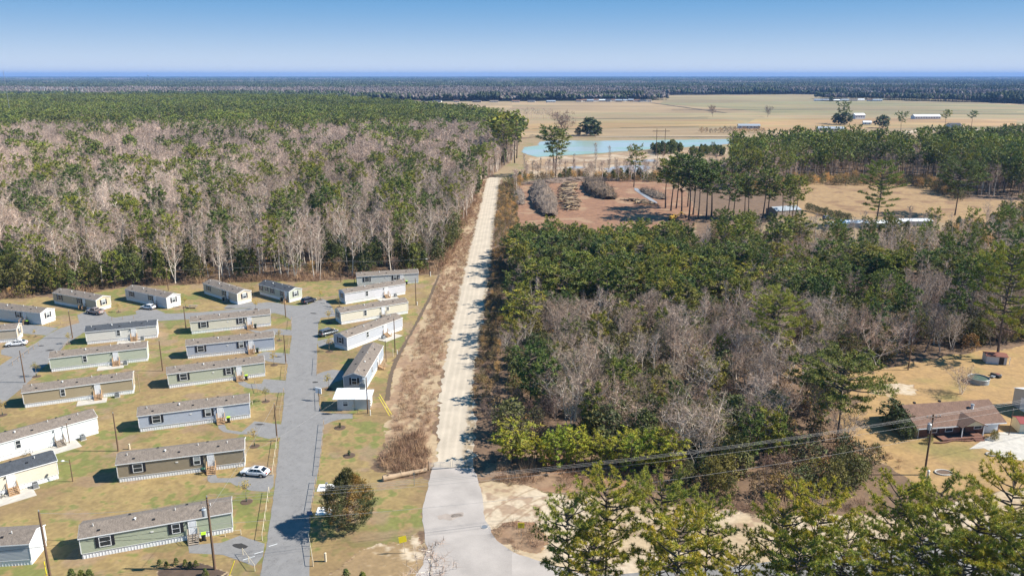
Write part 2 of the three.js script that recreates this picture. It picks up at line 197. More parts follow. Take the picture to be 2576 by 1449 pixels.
// ---------------------------------------------------------------- plants
class Mesher {
  constructor() { this.p = []; this.c = []; }
  tri(ax, ay, az, bx, by, bz, cx, cy, cz, k) { this.p.push(ax, ay, az, bx, by, bz, cx, cy, cz); for (let i = 0; i < 3; i++) this.c.push(k[0], k[1], k[2]); }
  blade(x, y, z, dx, dy, dz, len, w, k, r) {       // one thin leaf or twig: a tapering triangle from (x,y,z) along d
    let ax = r() - 0.5, ay = r() - 0.5, az = r() - 0.5, sx = dy * az - dz * ay, sy = dz * ax - dx * az, sz = dx * ay - dy * ax; const s = w / 2 / (Math.hypot(sx, sy, sz) || 1); sx *= s; sy *= s; sz *= s;
    this.tri(x - sx, y - sy, z - sz, x + sx, y + sy, z + sz, x + dx * len, y + dy * len, z + dz * len, k);
  }
  leaf(x, y, z, dx, dy, dz, len, w, k, r) {        // two faces, broadest in the middle
    let ax = r() - 0.5, ay = r() - 0.5, az = r() - 0.5, sx = dy * az - dz * ay, sy = dz * ax - dx * az, sz = dx * ay - dy * ax; const s = w / 2 / (Math.hypot(sx, sy, sz) || 1); sx *= s; sy *= s; sz *= s;
    const mx = x + dx * len * 0.5, my = y + dy * len * 0.5, mz = z + dz * len * 0.5;
    this.tri(x, y, z, mx + sx, my + sy, mz + sz, mx - sx, my - sy, mz - sz, k);
    this.tri(x + dx * len, y + dy * len, z + dz * len, mx - sx, my - sy, mz - sz, mx + sx, my + sy, mz + sz, k);
  }
  tube(pts, n, k) {                                // pts: [x,y,z,r]
    for (let i = 0; i + 1 < pts.length; i++) {
      const a = pts[i], b = pts[i + 1]; let dx = b[0] - a[0], dy = b[1] - a[1], dz = b[2] - a[2]; const L = Math.hypot(dx, dy, dz) || 1; dx /= L; dy /= L; dz /= L;
      let ux = Math.abs(dy) > 0.9 ? 1 : 0, uy = Math.abs(dy) > 0.9 ? 0 : 1, uz = 0, vx = dy * uz - dz * uy, vy = dz * ux - dx * uz, vz = dx * uy - dy * ux; const l = Math.hypot(vx, vy, vz); vx /= l; vy /= l; vz /= l;
      ux = vy * dz - vz * dy; uy = vz * dx - vx * dz; uz = vx * dy - vy * dx;
      for (let j = 0; j < n; j++) {
        const t0 = j / n * 6.2832, t1 = (j + 1) / n * 6.2832, c0 = Math.cos(t0), s0 = Math.sin(t0), c1 = Math.cos(t1), s1 = Math.sin(t1);
        const f = (p, c, s) => [p[0] + (ux * c + vx * s) * p[3], p[1] + (uy * c + vy * s) * p[3], p[2] + (uz * c + vz * s) * p[3]];
        const A = f(a, c0, s0), B = f(a, c1, s1), C = f(b, c1, s1), D = f(b, c0, s0); this.tri(...A, ...C, ...B, k); if (b[3] > 0.004) this.tri(...A, ...D, ...C, k);
      }
    }
  }
  geo() { const g = new THREE.BufferGeometry(); g.setAttribute('position', new THREE.Float32BufferAttribute(this.p, 3)); g.setAttribute('color', new THREE.Float32BufferAttribute(this.c, 3)); g.computeVertexNormals(); return g; }
}
const joinGeo = (a, b) => mergeGeometries([a, b]);
const tone = (k, r, s = 0.2) => { const f = 1 - s + 2 * s * r(); return [k[0] * f, k[1] * f, k[2] * f]; };
const dirOn = (r, up = 0) => { const t = r() * 6.2832, y = clamp(r() * 2 - 1 + up, -1, 1), s = Math.sqrt(1 - y * y); return [Math.cos(t) * s, y, Math.sin(t) * s]; };

// loblolly pine, 1 unit = 1 m, height h
function pineGeo(seed, { h = 18, crown = 0.5, rad = 3.6, limbs = 34, tufts = 7, blades = 16, len = 0.42, w = 0.055, green = [0.075, 0.1, 0.022], flat = 0.55, lean = 0.03, single = false }) {
  const r = rng(seed), T = new Mesher(), C = new Mesher(), bark = [0.115, 0.085, 0.065], pts = [], la = r() * 6.28;
  const cx = (t) => Math.cos(la) * lean * h * t * t + 0.15 * Math.sin(t * 5 + seed), cz = (t) => Math.sin(la) * lean * h * t * t + 0.15 * Math.cos(t * 4 + seed);
  for (let i = 0; i <= 8; i++) { const t = i / 8; pts.push([cx(t), h * t * 0.985, cz(t), 0.2 * h / 18 * (1 - t) + 0.025]); }
  pts[0][3] *= 1.25; T.tube(pts, 6, bark);
  for (let i = 0; i < limbs; i++) {
    const t = 1 - crown + crown * Math.pow((i + r()) / limbs, 0.85), yy = h * t, s = (1 - t) / crown, prof = Math.pow(Math.sin(Math.PI * clamp(0.13 + 0.72 * Math.pow(s, 0.8), 0, 1)), 0.8), L = rad * prof * (0.55 + 0.75 * r()) + 0.3, az = i * 2.4 + r() * 1.2, rise = lerp(0.75, 0.05, Math.pow(s, 0.7)) + (r() - 0.5) * 0.35;
    let x = cx(t), y = yy, z = cz(t); const dx = Math.cos(az), dz = Math.sin(az), lp = [[x, y, z, 0.055 + 0.02 * L]], N = 3, along = [];
    for (let k = 1; k <= N; k++) { const f = k / N, e = [cx(t) + dx * L * f, yy + L * rise * f * (0.6 + 0.4 * f) - 0.12 * L * (1 - f) * f, cz(t) + dz * L * f, (0.05 + 0.015 * L) * (1 - f) + 0.012]; lp.push(e); along.push(e); }
    T.tube(lp, 3, bark);
    const nt = Math.max(2, Math.round(tufts * (0.4 + 0.6 * L / rad)));
    for (let k = 0; k < nt; k++) {
      const f = 0.35 + 0.65 * Math.sqrt((k + r()) / nt), side = (r() - 0.5) * L * 0.55 * f, q = Math.min(N - 1, Math.floor(f * N)), a = lp[q], b = lp[q + 1], g = f * N - q;
      const px = lerp(a[0], b[0], g) - dz * side, py = lerp(a[1], b[1], g) + (r() - 0.35) * 0.7 * flat + 0.12, pz = lerp(a[2], b[2], g) + dx * side, kk = tone(green, r, 0.26);
      kk[0] *= 0.85 + 0.3 * r();
      if (k % 3 === 0 && blades > 8) T.tube([[lerp(a[0], b[0], g * 0.6), lerp(a[1], b[1], g * 0.6), lerp(a[2], b[2], g * 0.6), 0.018], [px, py, pz, 0.006]], 3, bark);
      for (let m = 0; m < blades; m++) { const d = dirOn(r, 0.25), o = len * 0.35; C[single ? 'blade' : 'leaf'](px + (r() - 0.5) * o, py + (r() - 0.5) * o * 0.7, pz + (r() - 0.5) * o, d[0], d[1], d[2], len * (0.7 + 0.6 * r()), w, kk, r); }
    }
  }
  return { trunk: T.geo(), crown: C.geo() };
}
// leafless hardwood
function bareGeo(seed, { h = 17, spread = 3.2, first = 0.35, limbs = 16, subs = 5, twigs = 9, tl = 1.1, tw = 0.048, rise = 1.1, trunkC = [0.6, 0.53, 0.45], twigC = [0.45, 0.35, 0.285], lean = 0.05, forks = 1 }) {
  const r = rng(seed), T = new Mesher(), C = new Mesher();
  for (let fk = 0; fk < forks; fk++) {
    const la = r() * 6.28, ln = forks > 1 ? lean + 0.1 + 0.12 * r() : lean * r(), H = h * (0.85 + 0.15 * r()), ph = r() * 6;
    const cx = (t) => Math.cos(la) * ln * H * t + 0.25 * Math.sin(t * 6 + ph), cz = (t) => Math.sin(la) * ln * H * t + 0.25 * Math.cos(t * 5 + ph), pts = [];
    for (let i = 0; i <= 7; i++) { const t = i / 7; pts.push([cx(t), H * t, cz(t), (0.2 * h / 17 * Math.pow(1 - t, 0.75) + 0.015) / (forks > 1 ? 1.4 : 1)]); }
    T.tube(pts, 5, trunkC);
    for (let i = 0; i < limbs; i++) {
      const t = first + (0.97 - first) * (i + r()) / limbs, L = spread * (0.5 + 0.7 * r()) * Math.pow(1.02 - t, 0.42) * 1.25, az = i * 2.4 + r() * 1.4, up = rise * (0.6 + 0.7 * r()), lp = [[cx(t), H * t, cz(t), 0.062 * h / 17 + 0.014]];
      let ex = cx(t), ey = H * t, ez = cz(t), a2 = az;
      for (let k = 1; k <= 3; k++) { a2 += (r() - 0.5) * 0.7; ex += Math.cos(a2) * L / 3; ez += Math.sin(a2) * L / 3; ey += up * L / 3 * (0.8 + 0.4 * r()); lp.push([ex, ey, ez, (0.05 * h / 17) * (1 - k / 3) + 0.01]); }
      T.tube(lp, 3, trunkC);
      for (let s = 0; s < subs; s++) {
        const f = 0.25 + 0.75 * (s + r()) / subs, q = Math.min(2, Math.floor(f * 3)), g = f * 3 - q, a = lp[q], b = lp[q + 1], bx = lerp(a[0], b[0], g), by = lerp(a[1], b[1], g), bz = lerp(a[2], b[2], g), d = dirOn(r, 0.55), SL = (0.5 + 0.6 * r()) * L * 0.55;
        const mx = bx + d[0] * SL, my = by + (d[1] * 0.8 + 0.25) * SL, mz = bz + d[2] * SL;
        C.tube([[bx, by, bz, 0.022], [mx, my, mz, 0.006]], 3, tone(twigC, r, 0.15));
        for (let k = 0; k < twigs; k++) { const ff = 0.2 + 0.8 * r(), e = dirOn(r, 0.45); C.blade(lerp(bx, mx, ff), lerp(by, my, ff), lerp(bz, mz, ff), e[0], e[1], e[2], tl * (0.6 + 0.8 * r()), tw, tone(twigC, r, 0.25), r); }
      }
    }
  }
  return { trunk: T.geo(), crown: C.geo() };
}
// dense leafy crown made of lumps of leaves: evergreen hardwoods, hollies, wax myrtle, live oak
function leafyGeo(seed, { h = 8, rad = 2.4, low = 0.12, lumps = 26, leaves = 34, len = 0.5, w = 0.28, green = [0.045, 0.06, 0.018], vary = 0.3, conic = 0 }) {
  const r = rng(seed), T = new Mesher(), C = new Mesher(), bark = [0.16, 0.13, 0.105];
  T.tube([[0, 0, 0, 0.11 * h / 8], [0.1, h * 0.4, 0.05, 0.075 * h / 8], [0, h * 0.86, 0.1, 0.015]], 5, bark);
  for (let i = 0; i < lumps; i++) {
    const t = Math.pow((i + 0.5) / lumps, 0.9), y = h * lerp(low, 0.93, t), prof = conic ? Math.pow(1 - t, 0.75) * 0.95 + 0.08 : Math.sqrt(Math.max(0.05, 1 - Math.pow(2 * t - 0.85, 2) * 0.85)), az = i * 2.4 + r(), d = rad * prof * (0.45 + 0.55 * r()), lr = rad * (0.26 + 0.2 * r()) * (conic ? 0.75 : 1), px = Math.cos(az) * d, pz = Math.sin(az) * d, k0 = tone(green, r, vary);
    T.tube([[0.05, y * 0.75, 0.03, 0.035], [px, y, pz, 0.008]], 3, bark);
    for (let m = 0; m < leaves; m++) { const e = dirOn(r, 0.2), o = lr * Math.cbrt(0.25 + 0.75 * r()), g = dirOn(r, 0.3); C.blade(px + e[0] * o, y + e[1] * o * 0.85, pz + e[2] * o, g[0], g[1], g[2], len * (0.6 + 0.8 * r()), w * 1.25, tone(k0, r, 0.14), r); }
  }
  return { trunk: T.geo(), crown: C.geo() };
}
// many-stemmed leafless thicket
function brushGeo(seed, { h = 1.6, rad = 1, n = 110, w = 0.05, c = [0.24, 0.15, 0.095] }) {
  const r = rng(seed), C = new Mesher();
  for (let i = 0; i < n; i++) { const a = r() * 6.28, d = rad * Math.sqrt(r()) * 0.75, e = dirOn(r, 0.9), x = Math.cos(a) * d, z = Math.sin(a) * d, y = r() < 0.5 ? 0 : h * 0.45 * r(); e[0] += Math.cos(a) * 0.35; e[2] += Math.sin(a) * 0.35; const l = Math.hypot(...e); C.blade(x, y, z, e[0] / l, e[1] / l, e[2] / l, h * (0.35 + 0.6 * r()), w, tone(c, r, 0.35), r); }
  return C.geo();
}
const M_leaf = new THREE.MeshPhysicalMaterial({ color: col(2.15, 1.95, 1.05), vertexColors: true, roughness: 0.9, transmission: 0.25, thickness: 0, side: THREE.DoubleSide }), M_wood = new THREE.MeshStandardMaterial({ vertexColors: true, roughness: 0.95, side: THREE.DoubleSide });
const tint = (m, r, g, b) => { const n = m.clone(); n.color.setRGB(m.color.r * r, m.color.g * g, m.color.b * b); return n; };
const leafTints = [M_leaf, tint(M_leaf, 1.3, 1.15, 0.9), tint(M_leaf, 0.68, 0.8, 0.95), tint(M_leaf, 1.5, 1.25, 0.8), tint(M_leaf, 2.2, 1.9, 1)], twigTints = [M_wood, tint(M_wood, 1.12, 1.08, 1.06), tint(M_wood, 0.85, 0.82, 0.8), tint(M_wood, 1.06, 0.95, 0.88)];

const KIND = {
  pine: { name: 'pine_tree', category: 'tree', stuffName: 'pine_woodland', stuffLabel: 'green mass of pines filling the woods beyond the nearer trees', leafy: true, h: 18,
    near: [1, 2, 3, 4].map((s) => pineGeo(s * 31, { limbs: 30, tufts: 6, blades: 8, len: 0.8, w: 0.3, single: true, rad: 3.4, crown: 0.4 + 0.05 * s, flat: 0.9 })),
    far: [5, 6, 7].map((s) => pineGeo(s * 37, { limbs: 18, tufts: 4, blades: 5, len: 1.4, w: 0.7, rad: 4.4, crown: 0.4 + 0.05 * (s - 5), flat: 1.2 })) },
  bare: { name: 'bare_tree', category: 'tree', stuffName: 'bare_woodland', stuffLabel: 'grey mass of leafless hardwoods filling the woods', leafy: false, h: 17,
    near: [bareGeo(101, {}), bareGeo(102, { spread: 2.4, limbs: 20, first: 0.3 }), bareGeo(103, { spread: 3.8, limbs: 13, first: 0.25, forks: 2, subs: 4 }), bareGeo(104, { spread: 2.2, h: 17, limbs: 18, rise: 1.6 })],
    far: [bareGeo(105, { limbs: 12, subs: 3, twigs: 6, tl: 1.8, tw: 0.14 }), bareGeo(106, { spread: 2.6, limbs: 14, subs: 3, twigs: 6, tl: 1.7, tw: 0.14, rise: 1.5 })] },
  spread: { name: 'spreading_bare_tree', category: 'tree', stuffName: 'spreading_bare_trees', stuffLabel: 'leafless hardwoods with broad crowns', leafy: false, h: 13,
    near: [bareGeo(111, { h: 13, spread: 5.2, first: 0.2, limbs: 16, subs: 7, twigs: 8, tl: 1.1, tw: 0.046, rise: 0.75, forks: 2, lean: 0.2, twigC: [0.46, 0.365, 0.3] }), bareGeo(112, { h: 12, spread: 4.4, first: 0.15, limbs: 10, subs: 6, twigs: 9, tl: 1, tw: 0.048, rise: 0.9, forks: 4, lean: 0.16, twigC: [0.41, 0.32, 0.25] }), bareGeo(113, { h: 13, spread: 4.6, first: 0.2, limbs: 22, subs: 7, twigs: 11, tl: 1, tw: 0.05, rise: 0.9, lean: 0.25, trunkC: [0.16, 0.13, 0.11], twigC: [0.34, 0.265, 0.21] })], far: [bareGeo(114, { h: 13, spread: 5.4, first: 0.18, limbs: 16, subs: 4, twigs: 7, tl: 1.8, tw: 0.16, rise: 0.8, forks: 2, lean: 0.2, trunkC: [0.2, 0.16, 0.14], twigC: [0.26, 0.2, 0.165] })] },
  green: { name: 'evergreen_tree', category: 'tree', stuffName: 'evergreen_understory', stuffLabel: 'dark evergreen understory growing under the leafless woods', leafy: true, h: 8,
    near: [leafyGeo(121, {}), leafyGeo(122, { rad: 2, conic: 1, green: [0.05, 0.072, 0.02] }), leafyGeo(123, { rad: 2.8, low: 0.05, green: [0.06, 0.066, 0.026] })],
    far: [leafyGeo(124, { lumps: 24, leaves: 20, len: 0.9, w: 0.6 })] },
  young: { name: 'young_pine', category: 'tree', stuffName: 'young_pine_stand', stuffLabel: 'dense stand of young pines east of the dirt road', leafy: true, h: 10,
    near: [[0.84, 2.4, 36, 0.062, 0.092], [0.7, 2.8, 30, 0.085, 0.105], [0.9, 2.0, 36, 0.055, 0.085], [0.6, 2.5, 26, 0.075, 0.092], [0.78, 1.7, 30, 0.095, 0.11]].map(([crown, rad, limbs, a, b], i) => pineGeo(131 + i, { h: 10, crown, rad, limbs, tufts: 5, blades: 11, len: 0.62, w: 0.2, single: true, lean: 0.05, green: [a, b, 0.021] })), far: null },
  shrub: { name: 'shrub', category: 'shrub', stuffName: 'shrub_thicket', stuffLabel: 'brown and olive shrubs filling the undergrowth', leafy: true, h: 3,
    near: [leafyGeo(141, { h: 3, rad: 1.5, low: 0.1, lumps: 14, leaves: 22, len: 0.32, w: 0.14, green: [0.082, 0.07, 0.046] }), leafyGeo(142, { h: 3, rad: 1.4, low: 0.1, lumps: 14, leaves: 22, len: 0.32, w: 0.13, green: [0.098, 0.07, 0.056] }), leafyGeo(143, { h: 3, rad: 1.6, low: 0.06, lumps: 14, leaves: 22, len: 0.34, w: 0.15, green: [0.06, 0.066, 0.028] }), bareGeo(144, { h: 3.4, spread: 1.5, first: 0.1, limbs: 9, subs: 4, twigs: 7, tl: 0.6, tw: 0.035, forks: 3, rise: 1, twigC: [0.27, 0.19, 0.15], trunkC: [0.25, 0.2, 0.17] })], far: null },
  hero: { name: 'pine_tree', category: 'tree', leafy: true, h: 18,
    near: [1, 2, 3].map((s) => pineGeo(200 + s * 13, { limbs: 48, tufts: 19, blades: 26, len: 0.44, w: 0.075, single: true, rad: 4.3, crown: 0.55 + 0.06 * s, lean: 0.02, green: [0.132, 0.152, 0.027] })).concat([pineGeo(260, { limbs: 46, tufts: 22, blades: 18, len: 0.55, w: 0.14, rad: 6.8, crown: 0.5, lean: 0.02, flat: 0.35, green: [0.085, 0.1, 0.026] })]), far: null },
};
const placed = []; const RP = rng(77);
function plant(kind, x, z, h, o = {}) { if (kind !== 'shrub' && !o.keep && z < -112 && z > -480 && x > -12 && x < -2.2 + 3 * noise(z * 0.15, 5) && RP() < 0.88) return; if (kind !== 'shrub' && !o.keep && z < -112 && z > -480 && x > -12 && x < 8) h = Math.min(h, Math.max(1.4, (x + 7.5 + 4 * noise(z * 0.2, 9)) / 1.13)); placed.push({ kind, x, z, h, v: o.v ?? Math.floor(RP() * KIND[kind].near.length), rot: o.rot ?? RP() * 6.283, t: o.t ?? Math.floor(RP() * 4), wide: o.wide ?? 0.85 + 0.3 * RP(), label: o.label, group: o.group, keep: o.keep }); }
const inView = (x, z, m = 30) => -z > 60 && Math.abs(x) < 0.69 * -z + m;
function sow(poly, step, fn) {                     // jittered rows of planting spots inside a boundary
  let x0 = 1e9, x1 = -1e9, z0 = 1e9, z1 = -1e9; for (const [x, z] of poly) { x0 = Math.min(x0, x); x1 = Math.max(x1, x); z0 = Math.min(z0, z); z1 = Math.max(z1, z); }
  z0 = Math.max(z0, -3000);
  for (let z = z1; z > z0; z -= step) for (let x = Math.max(x0, -0.7 * -z0 - 40); x < x1; x += step) { const a = x + (RP() - 0.5) * step * 0.95, b = z + (RP() - 0.5) * step * 0.95; if (inView(a, b) && inPoly(poly, a, b)) fn(a, b, RP); }
}
const leftWood = P([[-900, 775], [0, 750], [130, 746], [330, 720], [500, 712], [650, 706], [780, 706], [900, 699], [1060, 688], [1098, 687], [1150, 600], [1185, 530], [1210, 455], [1238, 440], [1285, 412], [1302, 385], [1306, 360], [1290, 335], [1240, 314], [1150, 300], [1000, 284], [900, 272], [800, 266], [500, 262], [0, 262], [-2000, 262]]);
const woodAt = (x, z) => `${-z < 275 ? 'at the front of' : -z < 400 ? 'in the middle of' : 'deep in'} the wood behind the ${x < -115 ? 'left back row' : x < -70 ? 'middle back row' : 'right group of'} homes`, gLW = 'trees of the wood behind the mobile homes';
sow(leftWood, 4.1, (x, z, r) => {
  const d = -z, n = fbm(x * 0.018 + 5, z * 0.018, 3), n2 = fbm(x * 0.05 + 25, z * 0.05 + 60, 3), belt = smooth(d + (n - 0.5) * 480, 760, 980);
  if (d > 560 && r() < 0.5) return;
  if (d > 1000 && r() < 0.35) return;
  if (d < 262 && r() < 0.25) { plant('shrub', x, z, 2 + 2.4 * r(), { label: 'brown undergrowth shrub at the edge of the wood behind the mobile homes', group: 'shrubs along the wood edge' }); return; }
  if (r() < belt) { if (n2 > 0.54 + 0.16 * smooth(d, 900, 1500)) plant('bare', x, z, 13 + 5 * r()); else plant('pine', x, z, 13 + 10 * r() * r() + 5 * n2, { wide: 0.9 + 0.5 * r(), label: 'tall green pine ' + woodAt(x, z), group: gLW }); return; }
  const ev = smooth(n2, 0.34, 0.54) * smooth(500 - d, 0, 140) * 0.46 + 0.06;
  const q = r();
  if (q < ev) plant('green', x, z, (d < 290 ? 6 : 8) + 5.5 * r(), { label: 'dark evergreen tree ' + woodAt(x, z), group: 'evergreens of the wood behind the mobile homes' });
  else if (q > 0.94 + 0.015 * (d > 430)) plant('pine', x, z, 14 + 7 * r(), { label: 'tall green pine ' + woodAt(x, z), group: gLW });
  else if (q > 0.88 + 0.06 * (d > 430)) plant('young', x, z, 7 + 5 * r(), { label: 'bushy younger pine ' + woodAt(x, z), group: gLW });
  else plant('bare', x, z, 12.5 + 6.5 * r(), { label: 'leafless grey tree ' + woodAt(x, z), group: 'bare trees of the wood behind the mobile homes' });
});
const pineStand = P([[1276, 790], [1287, 700], [1295, 640], [1330, 628], [1420, 632], [1560, 635], [1700, 637], [1800, 628], [1900, 630], [2050, 642], [2200, 662], [2420, 705], [2576, 720], [2750, 760], [2750, 850], [2500, 800], [2300, 790], [2100, 800], [1950, 820], [1800, 835], [1650, 835], [1500, 815], [1420, 795], [1330, 860], [1278, 890]]);
sow(pineStand, 4.0, (x, z, r) => {
  const n = fbm(x * 0.035 + 8, z * 0.035 + 3, 3), east = smooth(x, 40, 95), mixw = clamp(0.14 + east * 0.4 + smooth(n, 0.46, 0.62) * 0.5 + 0.25 * smooth(z, -235, -195), 0, 0.82), q = r();
  if (r() < 0.09) { plant('green', x, z, 4 + 5 * r(), { label: 'dark evergreen hardwood among the young pines', group: 'evergreens among the young pines' }); return; }
  if (r() < 0.06) { plant('pine', x, z, 11 + 4 * r(), { label: 'taller pine rising out of the young stand', group: 'taller pines in the young stand' }); return; }
  if (q < mixw * 0.75) plant('bare', x, z, 7 + 5 * r(), { label: 'slim leafless tree among the young pines', group: 'bare trees among the young pines' });
  else if (q < mixw) plant('shrub', x, z, 3 + 2 * r(), { label: 'brown shrub among the young pines', group: 'shrubs among the young pines' });
  else plant('young', x, z, 4.5 + 9.5 * Math.sqrt(r()) * (0.35 + n), { wide: 1.15 + 0.55 * r(), label: `bushy ${n > 0.52 ? 'tall' : 'low'} young pine in the dense stand ${x < 20 ? 'beside the dirt road' : x < 60 ? 'in front of the cleared lot' : 'near the right edge'}`, group: 'young pines right of the dirt road' });
});
const hardwood = P([[1268, 900], [1285, 890], [1330, 862], [1420, 800], [1500, 818], [1650, 838], [1950, 822], [2300, 792], [2576, 825], [2750, 850], [2750, 850], [2480, 878], [2330, 898], [2180, 925], [2050, 918], [1990, 905], [1978, 955], [2030, 992], [2120, 1008], [2085, 1060], [2092, 1110], [2135, 1135], [2050, 1190], [1950, 1225], [1850, 1240], [1760, 1205], [1640, 1165], [1500, 1130], [1340, 1125], [1240, 1155], [1222, 1100], [1232, 1010], [1262, 960]]);
sow(hardwood, 3.6, (x, z, r) => {
  const n = fbm(x * 0.04 + 60, z * 0.04 + 3, 3), front = smooth(z, -165, -140), q = r() * (1 - 0.32 * front);
  if (q < 0.16 + 0.25 * smooth(n, 0.5, 0.65)) plant('shrub', x, z, 2.4 + 2.6 * r(), { label: 'dense olive and brown shrub under the leafless trees right of the dirt road', group: 'shrubs of the thicket right of the dirt road' });
  else if (q < 0.5) plant('green', x, z, 4 + 4 * r(), { v: r() < 0.75 ? 2 : 0, wide: 1 + 0.4 * r(), label: 'dark evergreen bush in the thicket right of the dirt road', group: 'evergreens of the thicket right of the dirt road' });
  else if (q < 0.58 + 0.1 * smooth(-z, 165, 200)) plant('young', x, z, 6 + 6 * r(), { label: 'young pine among the leafless trees right of the dirt road', group: 'young pines of the thicket' });
  else if (q < 0.8) plant('spread', x, z, 8 + 5.5 * r(), { label: `broad leafless tree in the thicket ${x < 20 ? 'beside the dirt road' : x < 50 ? 'in its middle' : 'towards the brick house'}${-z > 175 ? ' at the back' : ''}`, group: 'broad bare trees of the thicket' });
  else plant('bare', x, z, 8 + 5 * r(), { label: 'slender leafless tree in the thicket right of the dirt road', group: 'slender bare trees of the thicket' });
});
{ const r = rng(1234); for (let i = 0; i < 34; i++) { const t = i / 33, u = 1290 + 400 * t + 14 * (r() - 0.5), v = 1158 + 22 * t + 14 * (r() - 0.5) + (i % 3 === 0 ? 14 : 0), p = at(u, v); plant('young', p[0], p[1], 3.4 + 2.8 * r(), { keep: true, t: 4, wide: 1.35, label: 'bright yellow green young pine at the clearing edge by the gate', group: 'bright young pines by the gate' }); } }
sow(P([[1660, 1205], [1760, 1215], [1850, 1245], [1950, 1232], [2060, 1195], [2140, 1140], [2200, 1160], [2210, 1200], [2190, 1240], [2050, 1262], [1850, 1272], [1760, 1255]]), 2.7, (x, z, r) => (r() < 0.55 ? plant('shrub', x, z, 2.6 + 2.4 * r(), { v: [0, 1, 2][Math.floor(r() * 3)], label: 'olive brown shrub on the bank below the power lines', group: 'shrubs below the power lines' }) : plant('green', x, z, 3.5 + 2.5 * r(), { v: 2, label: 'rounded evergreen bush on the bank below the power lines', group: 'bushes below the power lines' })));
const backWood = P([[1825, 448], [1850, 412], [1960, 398], [2150, 392], [2300, 396], [2450, 385], [2750, 370], [2750, 505], [2440, 495], [2340, 452], [2200, 443], [2020, 450], [1960, 470], [1860, 478]]);
sow(backWood, 5.2, (x, z, r) => { const n = fbm(x * 0.03 + 2, z * 0.03 + 70, 3); if (r() < 0.58 + (n - 0.5)) plant('bare', x, z, 9 + 8 * r(), { label: 'leafless tree in the wood beyond the dry field', group: 'bare trees beyond the dry field' }); else plant('pine', x, z, 10 + 13 * r(), { label: 'pine in the wood beyond the dry field', group: 'pines beyond the dry field' }); });
sow(P([[1860, 478], [1960, 470], [2020, 452], [2330, 455], [2440, 498], [2420, 505], [2300, 470], [2030, 464], [1960, 490], [1870, 495]]), 4, (x, z, r) => plant('shrub', x, z, 2.5 + 3 * r()));
sow(P([[1760, 602], [1900, 595], [2100, 600], [2400, 590], [2576, 540], [2750, 540], [2750, 760], [2576, 720], [2420, 705], [2200, 662], [2050, 642], [1900, 630], [1790, 628]]), 5, (x, z, r) => { const q = r(); if (q < 0.4) plant('shrub', x, z, 2.5 + 3 * r()); else if (q < 0.72) plant('bare', x, z, 8 + 6 * r(), { label: 'leafless tree near the long metal roofs', group: 'bare trees near the metal roofs' }); else if (q < 0.87) plant('young', x, z, 8 + 5 * r(), { label: 'bushy pine near the long metal roofs', group: 'pines near the metal roofs' }); else plant('green', x, z, 5 + 3 * r(), { label: 'dark evergreen near the long metal roofs', group: 'evergreens near the metal roofs' }); });
sow(P([[1262, 470], [1330, 445], [1640, 446], [1800, 428], [1850, 432], [1850, 450], [1640, 458], [1340, 452], [1300, 475]]), 3.3, (x, z, r) => { const q = r(); if (q < 0.5) plant('shrub', x, z, 2 + 3.5 * r()); else if (q < 0.86) plant('bare', x, z, 6 + 8 * r(), { v: 3, label: 'thin leafless tree in the hedgerow before the pond', group: 'hedgerow trees before the pond' }); else plant('green', x, z, 4 + 3 * r(), { label: 'dark evergreen in the hedgerow before the pond', group: 'hedgerow evergreens' }); });
sow(P([[1640, 378], [1700, 372], [1720, 385], [1650, 392]]), 5, (x, z, r) => plant('green', x, z, 5 + 3 * r(), { label: 'rounded green bush on the far pond bank', group: 'bushes by the pond' }));
sow(P([[1735, 384], [1810, 378], [1830, 392], [1740, 396]]), 6, (x, z, r) => plant(r() < 0.5 ? 'green' : 'young', x, z, 4 + 3 * r(), { label: 'green tree at the right end of the pond', group: 'trees at the pond end' }));
sow(P([[1256, 470], [1275, 462], [1302, 480], [1302, 560], [1295, 640], [1287, 700], [1264, 790], [1262, 890], [1252, 960], [1225, 1010], [1218, 1100], [1210, 1165], [1200, 1050], [1192, 990], [1204, 890], [1222, 790], [1234, 690], [1244, 590], [1252, 520]]), 2.0, (x, z, r) => { const q = r(); if (q < 0.9) plant('shrub', x, z, 0.9 + 1.6 * r(), { v: [0, 1, 3][Math.floor(r() * 3)], label: 'rusty brown shrub on the right verge of the dirt road', group: 'shrubs along the dirt road' }); else plant('green', x, z, 1.6 + 1.6 * r(), { v: 2, label: 'dark evergreen bush on the right verge of the dirt road', group: 'bushes along the dirt road' }); });

